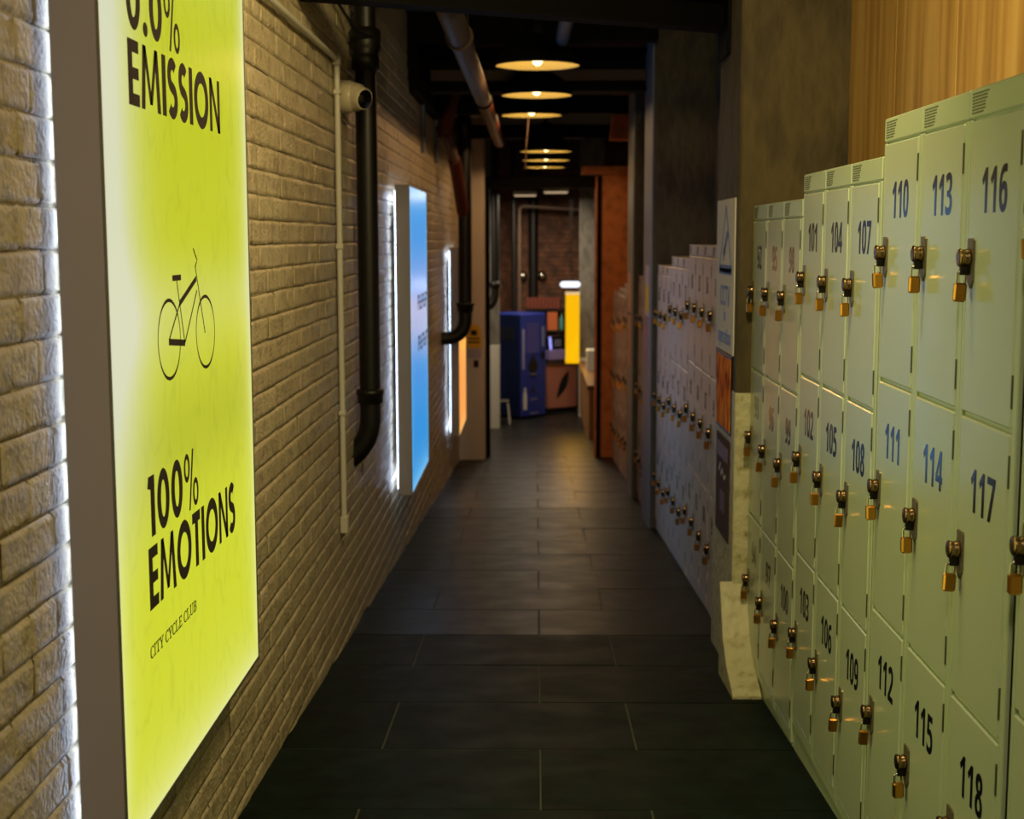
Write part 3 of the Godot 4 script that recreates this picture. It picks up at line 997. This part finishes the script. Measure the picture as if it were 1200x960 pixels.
	var rp := thing("rust_pipe", "red-brown branch pipe slanting down into the hooked black pipe", "pipe", at(-0.58, 0.26, 11.15))
	part("lower_length", Mb.new().tube([Vector3(0.0, -0.06, -0.03), Vector3(-0.035, 0.33, 0.42)], 0.048, 16).done(), M.rust_pipe, rp)
	part("pale_length", Mb.new().tube([Vector3(-0.035, 0.33, 0.42), Vector3(-0.08, 0.50, 0.66)], 0.034, 16).done(), M.bronze_pipe, rp)
	part("joint", Mb.new().lathe([Vector2(0.034, 0), Vector2(0.06, 0.01), Vector2(0.06, 0.07), Vector2(0.034, 0.08)], Vector3(-0.10, 0.55, 0.74), Vector3(0.18, -0.5, -0.7), 18).done(), M.rust_pipe, rp)
	part("upper_length", Mb.new().tube([Vector3(-0.09, 0.53, 0.71), Vector3(0.02, 0.85, 0.95)], 0.048, 16).done(), M.rust_pipe, rp)
	tag(part("hanging_cable", Mb.new().tube([at(-0.055, 1.359, 10.75), at(-0.06, 0.86, 10.75), at(-0.075, 0.70, 10.75), at(-0.08, 0.52, 10.75)], 0.005, 8).done(), M.bronze_pipe, self), "pale cable hanging loose below the third pendant", "cable")
	for q in [[9.25, 0.86, 0.55, "first short blue-grey conduit stub high on the brick wall"], [10.45, 0.86, 0.55, "second short blue-grey conduit stub, beside the rusty branch pipe"]]:
		tag(part("conduit_stub", Mb.new().tube([at(-0.735, q[1], q[0]), at(-0.735, q[2], q[0])], 0.014, 10).done(), M.grey_pipe, self), q[3], "conduit", "conduit stubs")

func signs() -> void:
	# on the big pillar's corridor side (plane x = 0.705)
	var z := func(s: float) -> float: return -s
	var p := thing("warning_sign", "white sign with blue triangle and CCTV lettering on the big pillar", "sign", at(0.704, -0.42, 5.22))
	part("board", bx(Vector3(-0.004, 0.0, -0.255), Vector3(0.0005, 0.56, 0.23), 0.001), M.paper, p)
	var tri := Mb.new()
	var A := Vector2(0.0, 0.535)
	var B := Vector2(0.165, 0.30)
	var C := Vector2(-0.165, 0.30)
	for e in [[A, B], [B, C], [C, A]]:
		for r in ribbon([e[0], e[1]], 0.016):
			tri.flat(r, Vector3(-0.0045, 0, 0), Vector3(0, 0, 1), Vector3.UP, Vector3.LEFT)
	tri.flat(rect2(-0.17, 0.285, 0.34, 0.035), Vector3(-0.0045, 0, 0), Vector3(0, 0, 1), Vector3.UP, Vector3.LEFT)
	tri.flat(quad2(-0.07, 0.36, -0.03, 0.35, 0.07, 0.43, 0.03, 0.45), Vector3(-0.0046, 0, 0), Vector3(0, 0, 1), Vector3.UP, Vector3.LEFT)
	tri.flat(rect2(-0.06, 0.335, 0.025, 0.05), Vector3(-0.0046, 0, 0), Vector3(0, 0, 1), Vector3.UP, Vector3.LEFT)
	part("triangle_print", tri.done(), M.blue_print, p)
	for q in [["CCTV", 0.205, 0.075], ["in", 0.135, 0.045], ["operation", 0.055, 0.052]]:
		var t := part("lettering", letters(q[0], q[2], "Droid Sans", 700), M.blue_print, p, Vector3(-0.0045, q[1], 0.0))
		t.rotation.y = -PI / 2
	# copper-toned picture
	var pic := thing("copper_poster", "orange-brown picture in a dark frame on the big pillar, below the white sign", "poster", at(0.704, -0.715, 5.2))
	part("frame", bx(Vector3(-0.006, 0, -0.205), Vector3(0, 0.29, 0.19), 0.002), M.black, pic)
	var wm := mat(Color(1.0, 0.95, 0.62), 0.85)
	wm.metallic_specular = 0.2
	wm.albedo_texture = noise_tex(0.02, [[0.0, Color(0.35, 0.13, 0.05)], [0.4, Color(0.90, 0.48, 0.22)], [0.7, Color(1.0, 0.70, 0.42)], [1.0, Color(1.0, 0.85, 0.62)]], 88, 256, 5)
	tri_map(wm, Vector3(3.5, 1.2, 3.5))
	part("picture", bx(Vector3(-0.0075, 0.012, -0.195), Vector3(-0.004, 0.278, 0.18), 0.0005), wm, pic)
	var dk := thing("dark_poster", "narrow dark brown poster with ochre top band on the pillar's cream paint", "poster", at(0.701, -1.11, 5.19))
	part("sheet", bx(Vector3(-0.005, 0, -0.175), Vector3(0, 0.375, 0.165), 0.001), mat(Color(0.24, 0.13, 0.10), 0.85), dk)
	part("ochre_band", bx(Vector3(-0.0058, 0.29, -0.15), Vector3(-0.004, 0.345, 0.15)), mat(Color(0.45, 0.28, 0.10), 0.5), dk)
	part("brown_panel", bx(Vector3(-0.0058, 0.09, -0.05), Vector3(-0.004, 0.17, 0.075)), mat(Color(0.40, 0.26, 0.20), 0.5), dk)
	var scr := Mb.new()
	for r in ribbon([Vector2(-0.09, 0.235), Vector2(-0.05, 0.265), Vector2(-0.03, 0.225), Vector2(0.01, 0.25), Vector2(0.05, 0.222), Vector2(0.10, 0.24)], 0.014):
		scr.flat(r, Vector3(-0.0056, 0, 0), Vector3(0, 0, 1), Vector3.UP, Vector3.LEFT)
	part("script_print", scr.done(), M.paper, dk)
	# narrow strips on the second and third pillars
	for q in [[8.86, -0.79, -0.175, 0.718, "tall narrow notice with yellow and purple bands on the second pillar"], [10.55, -0.97, -0.27, 0.718, "tall narrow peach notice on the third pillar"]]:
		var o := thing("notice", q[4], "notice", at(q[3] - 0.0045, q[1], q[0] + 0.14), "narrow notices on the far pillars")
		var h: float = q[2] - q[1]
		var first: bool = q[0] < 9
		part("sheet", bx(Vector3(-0.005, 0, -0.12), Vector3(0, h, 0.12), 0.001), mat(Color(0.72, 0.68, 0.72) if first else Color(0.78, 0.56, 0.44), 0.5), o)
		if first:
			part("yellow_band", bx(Vector3(-0.006, h * 0.52, -0.12), Vector3(-0.004, h * 0.80, 0.12)), mat(Color(0.85, 0.72, 0.15), 0.5), o)
			part("purple_band", bx(Vector3(-0.006, 0.0, -0.12), Vector3(-0.004, h * 0.48, 0.12)), mat(Color(0.50, 0.33, 0.50), 0.5), o)
		else:
			part("dark_band", bx(Vector3(-0.006, h * 0.56, -0.12), Vector3(-0.004, h * 0.58, 0.12)), M.slot, o)
	# yellow plate on the return wall
	var y := thing("yellow_sign", "small yellow arched warning plate above a pale label on the pinkish return wall", "sign", at(-0.61, -1.17, 13.695))
	var arch := PackedVector2Array([Vector2(-0.075, 0.0), Vector2(0.075, 0.0), Vector2(0.075, 0.14)])
	for i in 7:
		var a := PI * (i + 1) / 8.0
		arch.append(Vector2(0.075 * cos(a), 0.14 + 0.10 * sin(a)))
	arch.append(Vector2(-0.075, 0.14))
	part("plate", Mb.new().prism(arch, Vector3(0, 0.10, 0), Vector3.RIGHT, Vector3.UP, Vector3(0, 0, 0.004)).done(), mat(Color(0.86, 0.66, 0.10), 0.5), y)
	part("dark_rules", Mb.new().box(Vector3(-0.055, 0.15, 0.004), Vector3(0.055, 0.165, 0.0045)).box(Vector3(-0.055, 0.185, 0.004), Vector3(0.055, 0.20, 0.0045)).box(Vector3(-0.03, 0.225, 0.004), Vector3(0.03, 0.275, 0.0045)).done(), M.slot, y)
	part("pale_label", bx(Vector3(-0.07, 0.0, 0), Vector3(0.07, 0.09, 0.003)), mat(Color(0.66, 0.62, 0.68), 0.5), y)
	part("black_tag", bx(Vector3(-0.005, -0.09, 0), Vector3(0.045, -0.02, 0.004)), M.slot, y)

# ---------------------------------------------------------------- lobby beyond the opening
func lobby() -> void:
	var fl := -2.513
	struct("floor", Mb.new().box(at(-2.6, fl - 0.3, 22.0), at(2.6, fl, 18.5)).prism(PackedVector2Array([Vector2(14.0, floor_y(14.0) - 0.004), Vector2(18.5, fl), Vector2(18.5, fl - 0.3), Vector2(14.0, fl - 0.3)]), at(-2.6, 0, 0), Vector3(0, 0, -1), Vector3.UP, Vector3(1.75, 0, 0)).prism(PackedVector2Array([Vector2(14.0, floor_y(14.0) - 0.004), Vector2(18.5, fl), Vector2(18.5, fl - 0.3), Vector2(14.0, fl - 0.3)]), at(1.15, 0, 0), Vector3(0, 0, -1), Vector3.UP, Vector3(1.45, 0, 0)).done(), M.slab_far[1], "dark polished lobby floor beyond the opening", "floor")
	# brown brick wall at the end
	var wb := struct("wall_back", cbx(-2.6, 2.6, -2.8, 1.5, 21.0, 21.3), mat(Color(0.30, 0.22, 0.17), 0.8), "brown brick wall at the far end of the lobby", "wall")
	var bm := mat(Color(0.50, 0.32, 0.21), 0.75)
	bm.albedo_texture = noise_tex(0.02, [[0.0, grey(0.5)], [1.0, grey(1.0)]], 90, 256)
	tri_map(bm, Vector3.ONE)
	var st := Mb.new()
	rng.seed = 91
	for r in 40:
		var yy := -1.7 + r * 0.0677
		var xx := -0.95 + (0.106 if r % 2 else 0.0)
		while xx < 1.0:
			st.box(at(xx, yy, 21.02), at(xx + 0.2, yy + 0.058, 20.988 - rng.randf() * 0.006))
			xx += 0.2115
	tag(part("bricks", st.done(), bm, wb), "", "", "", "stuff")
	struct("wall_lobby_west", cbx(-2.8, -2.6, -2.8, 1.5, 14.0, 21.3), M.grey_concrete, "side wall of the lobby behind the return wall", "wall")
	struct("wall_lobby_east", cbx(2.6, 2.8, -2.8, 1.5, 14.0, 21.3), M.grey_concrete, "side wall of the lobby behind the counter", "wall")
	struct("wall_lobby_front", Mb.new().box(at(-2.6, -2.8, 14.14), at(-1.0, 1.4, 14.0)).box(at(1.12, -2.8, 14.16), at(2.6, 1.4, 14.02)).done(), M.grey_concrete, "inner faces of the lobby wall at both sides of the opening", "wall")
	# concrete columns
	var ca := part("pillar", cbx(-0.80, -0.49, -2.6, 1.36, 18.4, 18.7, 0.006), M.grey_concrete, self)
	tag(ca, "grey concrete column with white painted foot, beside the blue machine", "pillar", "", "structure")
	part("white_foot", cbx(-0.803, -0.487, -2.6, -1.40, 18.396, 18.704, 0.004), M.white_plastic, ca)
	var cb := part("pillar", cbx(0.61, 0.95, -2.6, 1.36, 19.7, 20.0, 0.006), M.grey_concrete, self)
	tag(cb, "grey concrete column behind the glowing yellow sign", "pillar", "", "structure")
	part("white_foot", cbx(0.607, 0.953, -2.6, -1.68, 19.696, 20.004, 0.004), M.white_plastic, cb)
	# pipes
	var p1 := thing("lobby_pipe", "thick black pipe hooking aside before the grey lobby column", "pipe", at(-0.52, -0.88, 17.9))
	part("pipe", Mb.new().tube(bend(Vector3(0, 2.238, 0), Vector3(0, 0, 0), Vector3(-0.22, -0.02, 0), 0.2, 8), 0.055, 16).done(), M.black_pipe, p1)
	part("collar", Mb.new().lathe([Vector2(0.055, 0.0), Vector2(0.07, 0.01), Vector2(0.07, 0.07), Vector2(0.055, 0.08)], Vector3(0, 0.25, 0), Vector3.UP, 18).done(), M.black_pipe, p1)
	tag(part("lobby_pipe", Mb.new().tube([at(-0.33, 1.359, 20.3), at(-0.31, -2.512, 20.3)], 0.035, 12).done(), M.black_pipe, self), "thin black upright pipe on the lobby brickwork", "pipe", "lobby pipes")
	tag(part("lobby_pipe", Mb.new().tube([at(-0.045, 1.359, 20.91), at(-0.045, -2.512, 20.91)], 0.07, 14).done(), M.black_pipe, self), "wide black upright pipe in the middle of the lobby brickwork", "pipe", "lobby pipes")
	tag(part("lobby_pipe", Mb.new().tube(bend(at(-0.24, -2.512, 20.35), at(-0.24, 0.46, 20.35), at(0.75, 0.40, 20.45), 0.08, 6), 0.022, 10).done(), M.bronze_pipe, self), "pale pipe rising and turning across under the lobby ceiling", "pipe", "lobby pipes")
	for q in [[-0.20, 20.93, "round pale vent cap beside the wide black lobby pipe"], [0.09, 20.93, "round metal vent cap above the slatted crate"]]:
		tag(part("vent_cap", Mb.new().lathe([Vector2(0.0, 0.0), Vector2(0.05, 0.0), Vector2(0.07, 0.05), Vector2(0.06, 0.09), Vector2(0.0, 0.10)], at(q[0], -0.56, 20.99), Vector3(0, 0, 1), 20).done(), M.steel, self), q[2], "vent", "vent caps on the lobby wall")
	# blue water machine, turned towards the counter
	var vm := thing("vending_machine", "tall blue water vending machine with drop-shaped opening", "machine", at(-0.206, fl, 19.35))
	var e1 := Vector3(0.68, 0, -0.733)
	vm.basis = Basis(e1, Vector3.UP, e1.cross(Vector3.UP))
	var blue := mat(Color(0.16, 0.22, 0.58), 0.35)
	part("body", bx(Vector3(0, 0.03, -0.57), Vector3(0.51, 1.47, 0), 0.012), blue, vm)
	part("side_panel", bx(Vector3(-0.004, 0.05, -0.55), Vector3(0.003, 1.45, -0.02), 0.002), mat(Color(0.06, 0.13, 0.32), 0.35), vm)
	part("side_grille", bx(Vector3(-0.008, 1.10, -0.45), Vector3(0, 1.28, -0.15), 0.002), mat(Color(0.12, 0.13, 0.2), 0.5), vm)
	part("display_panel", bx(Vector3(0.10, 0.92, 0.0), Vector3(0.36, 1.34, 0.006), 0.003), glow(Color(0.36, 0.31, 0.52), 0.22), vm)
	var drop := PackedVector2Array([Vector2(0, 0.14)])
	for i in 11:
		var a := deg_to_rad(30 - 24.0 * i)
		drop.append(Vector2(0.095 * cos(a), -0.04 + 0.095 * sin(a)))
	part("drop_opening", Mb.new().prism(drop, Vector3(0.235, 0.77, 0), Vector3.RIGHT, Vector3.UP, Vector3(0, 0, 0.004)).done(), mat(Color(0.10, 0.08, 0.06), 0.6), vm)
	part("opening_sill", bx(Vector3(0.17, 0.605, 0), Vector3(0.30, 0.625, 0.02), 0.004), M.bronze_pipe, vm)
	part("card_reader", bx(Vector3(0.40, 0.83, 0), Vector3(0.46, 0.93, 0.02), 0.004), M.black, vm)
	part("white_strip", bx(Vector3(0.025, 0.70, 0), Vector3(0.06, 1.26, 0.003)), mat(Color(0.62, 0.62, 0.72), 0.5), vm)
	part("white_strip", bx(Vector3(0.42, 1.0, 0), Vector3(0.47, 1.28, 0.003)), mat(Color(0.45, 0.48, 0.66), 0.5), vm)
	part("bottle_print", Mb.new().prism(PackedVector2Array([Vector2(-0.035, 0), Vector2(0.035, 0), Vector2(0.035, 0.2), Vector2(0.015, 0.27), Vector2(0.015, 0.31), Vector2(-0.015, 0.31), Vector2(-0.015, 0.27), Vector2(-0.035, 0.2)]), Vector3(0.075, 0.13, 0), Vector3.RIGHT, Vector3.UP, Vector3(0, 0, 0.003)).done(), M.paper, vm)
	part("tap_print", Mb.new().prism(PackedVector2Array([Vector2(-0.04, 0), Vector2(0.04, 0), Vector2(0.03, 0.06), Vector2(0.0, 0.1), Vector2(-0.03, 0.06)]), Vector3(0.24, 0.36, 0), Vector3.RIGHT, Vector3.UP, Vector3(0, 0, 0.003)).done(), mat(Color(0.2, 0.16, 0.2), 0.5), vm)
	part("small_lettering", Mb.new().box(Vector3(0.17, 0.26, 0), Vector3(0.33, 0.28, 0.003)).box(Vector3(0.18, 0.06, 0), Vector3(0.34, 0.085, 0.003)).done(), mat(Color(0.5, 0.45, 0.6), 0.5), vm)
	# small metal stool before the machine
	var stl := thing("metal_stool", "small pale metal stool in front of the blue machine's side", "stool", at(-0.50, fl, 18.98))
	part("seat", bx(Vector3(-0.13, 0.30, -0.12), Vector3(0.13, 0.32, 0.12), 0.006), M.hinge, stl)
	for q in [[-1, -1], [1, -1], [1, 1], [-1, 1]]:
		part("leg", Mb.new().tube([Vector3(q[0] * 0.11, 0.30, q[1] * 0.10), Vector3(q[0] * 0.14, 0.0, q[1] * 0.13)], 0.012, 8).done(), M.white_plastic, stl)
	# pink counter with a leaf mark
	var pk := thing("pink_counter", "pinkish counter front marked with a dark leaf shape", "counter", at(0.17, fl, 20.05))
	var e2 := Vector3(0.64, 0, -0.768 * 0.6).normalized()
	pk.basis = Basis(e2, Vector3.UP, e2.cross(Vector3.UP))
	var pink := mat(Color(0.72, 0.46, 0.38), 0.6)
	part("front", bx(Vector3(0, 0.07, -0.2), Vector3(0.52, 0.70, 0), 0.004), pink, pk)
	part("toe_kick", bx(Vector3(0.01, 0, -0.19), Vector3(0.51, 0.07, -0.02)), M.black, pk)
	part("worktop", bx(Vector3(-0.01, 0.70, -0.22), Vector3(0.53, 0.78, 0.02), 0.006), mat(Color(0.46, 0.41, 0.38), 0.4), pk)
	var leaf := PackedVector2Array()
	for i in 9:
		var t := i / 8.0
		leaf.append(Vector2(-0.12 + 0.22 * t + 0.07 * sin(PI * t), -0.20 + 0.40 * t - 0.03 * sin(PI * t)))
	for i in range(7, 0, -1):
		var t := i / 8.0
		leaf.append(Vector2(-0.12 + 0.22 * t - 0.03 * sin(PI * t), -0.20 + 0.40 * t + 0.06 * sin(PI * t)))
	part("leaf_print", Mb.new().prism(leaf, Vector3(0.27, 0.40, 0), Vector3.RIGHT, Vector3.UP, Vector3(0, 0, 0.003)).done(), M.slot, pk)
	# coffee machine on it
	var cm := thing("coffee_machine", "black coffee machine with a violet front and a bright slanted light on the pink counter", "machine", at(0.26, fl + 0.78, 20.0))
	cm.basis = pk.basis
	part("base", bx(Vector3(-0.08, 0, -0.19), Vector3(0.20, 0.14, 0.0), 0.006), mat(Color(0.55, 0.50, 0.75), 0.4), cm)
	part("hood", bx(Vector3(-0.08, 0.14, -0.19), Vector3(0.20, 0.34, -0.03), 0.006), M.black, cm)
	part("display", bx(Vector3(0.02, 0.19, -0.032), Vector3(0.14, 0.29, -0.026)), glow(Color(0.4, 0.36, 0.38), 0.35), cm)
	part("light_tube", Mb.new().tube([Vector3(-0.055, 0.15, -0.01), Vector3(-0.065, 0.33, -0.02)], 0.016, 8).done(), glow(Color(0.62, 0.62, 1.0), 1.3), cm)
	# boxes stacked behind
	var cr := thing("slatted_crate", "red slatted crate on the shelf behind the blue machine", "crate", at(0.10, -1.032, 20.65))
	for k in 9:
		part("slat", bx(Vector3(-0.24 + k * 0.055, 0, -0.15), Vector3(-0.195 + k * 0.055, 0.16, 0.0), 0.004), mat(Color(0.50, 0.24, 0.18), 0.6), cr)
	part("back_board", bx(Vector3(-0.24, 0.01, -0.17), Vector3(0.25, 0.15, -0.15)), M.rust_pipe, cr)
	var rack := thing("shelf_rack", "dark shelf rack standing behind the coffee machine", "shelf", at(0.10, fl, 20.73))
	part("upright", bx(Vector3(-0.26, 0, -0.1), Vector3(-0.23, 1.48, 0.1), 0.003), M.black, rack)
	part("upright", bx(Vector3(0.33, 0, -0.1), Vector3(0.36, 1.48, 0.1), 0.003), M.black, rack)
	part("shelf", bx(Vector3(-0.23, 1.45, -0.1), Vector3(0.33, 1.48, 0.1), 0.003), M.black, rack)
	part("shelf", bx(Vector3(-0.23, 1.13, -0.1), Vector3(0.33, 1.16, 0.1), 0.003), M.black, rack)
	tag(part("orange_box", cbx(0.165, 0.315, fl + 1.161, fl + 1.43, 20.65, 20.8, 0.004), mat(Color(0.80, 0.42, 0.22), 0.6), self), "orange box standing on the rack under the slatted crate", "box")
	tag(part("bottle", Mb.new().lathe([Vector2(0.0, 0.0), Vector2(0.032, 0.0), Vector2(0.034, 0.02), Vector2(0.034, 0.16), Vector2(0.013, 0.20), Vector2(0.013, 0.25), Vector2(0.0, 0.25)], at(0.375, fl + 1.161, 20.7), Vector3.UP, 16).done(), mat(Color(0.35, 0.62, 0.58), 0.2), self), "pale teal bottle beside the orange box", "bottle")
	# hanging yellow lit column and the white lamp over it
	var yc := thing("yellow_light_column", "tall ribbed yellow glowing light hanging over the counter", "light", at(0.50, -1.72, 19.3))
	var yg := glow(Color(1.0, 0.74, 0.01), 0.95)
	for k in 6:
		part("light_rib", Mb.new().tube([Vector3(-0.08 + k * 0.032, 0, 0), Vector3(-0.08 + k * 0.032, 0.95, 0)], 0.0158, 10).done(), yg, yc)
	part("white_cap", bx(Vector3(-0.10, 0.95, -0.03), Vector3(0.10, 0.985, 0.03), 0.004), glow(Color(1.0, 0.85, 0.62), 0.8), yc)
	part("hanger", Mb.new().tube([Vector3(0, 0.985, 0), Vector3(0, 2.9, 0)], 0.005, 6).done(), M.black, yc)
	area("yellow_column_light", at(0.50, -1.24, 19.25), Vector2(0.18, 0.9), Vector3(0.35, -0.2, 1).normalized(), Color(1.0, 0.72, 0.1), 0.6)
	var wl := thing("pill_lamp", "short bright white pill-shaped lamp above the yellow light", "lamp", at(0.465, -0.63, 19.2))
	part("light_tube", Mb.new().tube([Vector3(-0.10, 0, 0), Vector3(0.10, 0, 0)], 0.042, 16).done(), glow(Color(0.94, 0.95, 1.0), 1.4), wl)
	for x in [-0.10, 0.10]:
		part("light_end", Mb.new().lathe([Vector2(0.042, 0.0), Vector2(0.034, 0.022), Vector2(0.018, 0.036), Vector2(0.0, 0.04)], Vector3(x, 0, 0), Vector3(signf(x), 0, 0), 16).done(), glow(Color(0.94, 0.95, 1.0), 1.4), wl)
	part("hanger", Mb.new().tube([Vector3(0, 0.04, 0), Vector3(0, 1.98, 0)], 0.005, 6).done(), M.black, wl)
	area("pill_light", at(0.465, -0.63, 19.14), Vector2(0.24, 0.07), Vector3(0, -0.2, 1).normalized(), Color(0.94, 0.95, 1.0), 0.10)
	# wooden counter along the lobby's right, with a white carton
	var wc := thing("wooden_counter", "long wooden counter running back from the opening, lit yellow on its face", "counter", at(0.90, fl, 18.4))
	var wy := mat(Color(0.60, 0.42, 0.22), 0.45)
	part("cabinet", bx(Vector3(-0.28, 0.06, -1.2), Vector3(0.3, 0.74, 2.0), 0.005), wy, wc)
	part("worktop", bx(Vector3(-0.30, 0.74, -1.22), Vector3(0.32, 0.79, 2.02), 0.005), mat(Color(0.42, 0.28, 0.18), 0.4), wc)
	part("toe_kick", bx(Vector3(-0.25, 0.0, -1.18), Vector3(0.28, 0.06, 1.98)), M.black, wc)
	tag(part("carton", cbx(0.66, 0.86, fl + 0.79, fl + 1.06, 18.2, 18.5, 0.004), M.white_plastic, self), "white carton standing on the wooden counter", "carton")
	# ceiling lamps of the lobby
	for q in [[-0.15, 19.3, "lit ceiling panel over the blue machine"], [0.25, 18.0, "lit ceiling panel over the glowing yellow light"], [-1.4, 17.0, "lit ceiling panel above the lobby's entrance side"]]:
		var o := thing("ceiling_light", q[2], "light", at(q[0], 0.575, q[1]), "lobby ceiling lamps")
		part("housing", bx(Vector3(-0.16, 0.0, -0.3), Vector3(0.16, 0.05, 0.3), 0.004), M.white_plastic, o)
		part("light_panel", bx(Vector3(-0.145, -0.004, -0.285), Vector3(0.145, 0.0, 0.285)), glow(Color(1.0, 0.86, 0.68), 0.5), o)
		part("rod", Mb.new().tube([Vector3(0, 0.05, 0), Vector3(0, 0.784, 0)], 0.006, 6).done(), M.black, o)
		area("ceiling_light_lamp", at(q[0], 0.56, q[1]), Vector2(0.29, 0.57), Vector3.DOWN, Color(1.0, 0.92, 0.80), 3.4)
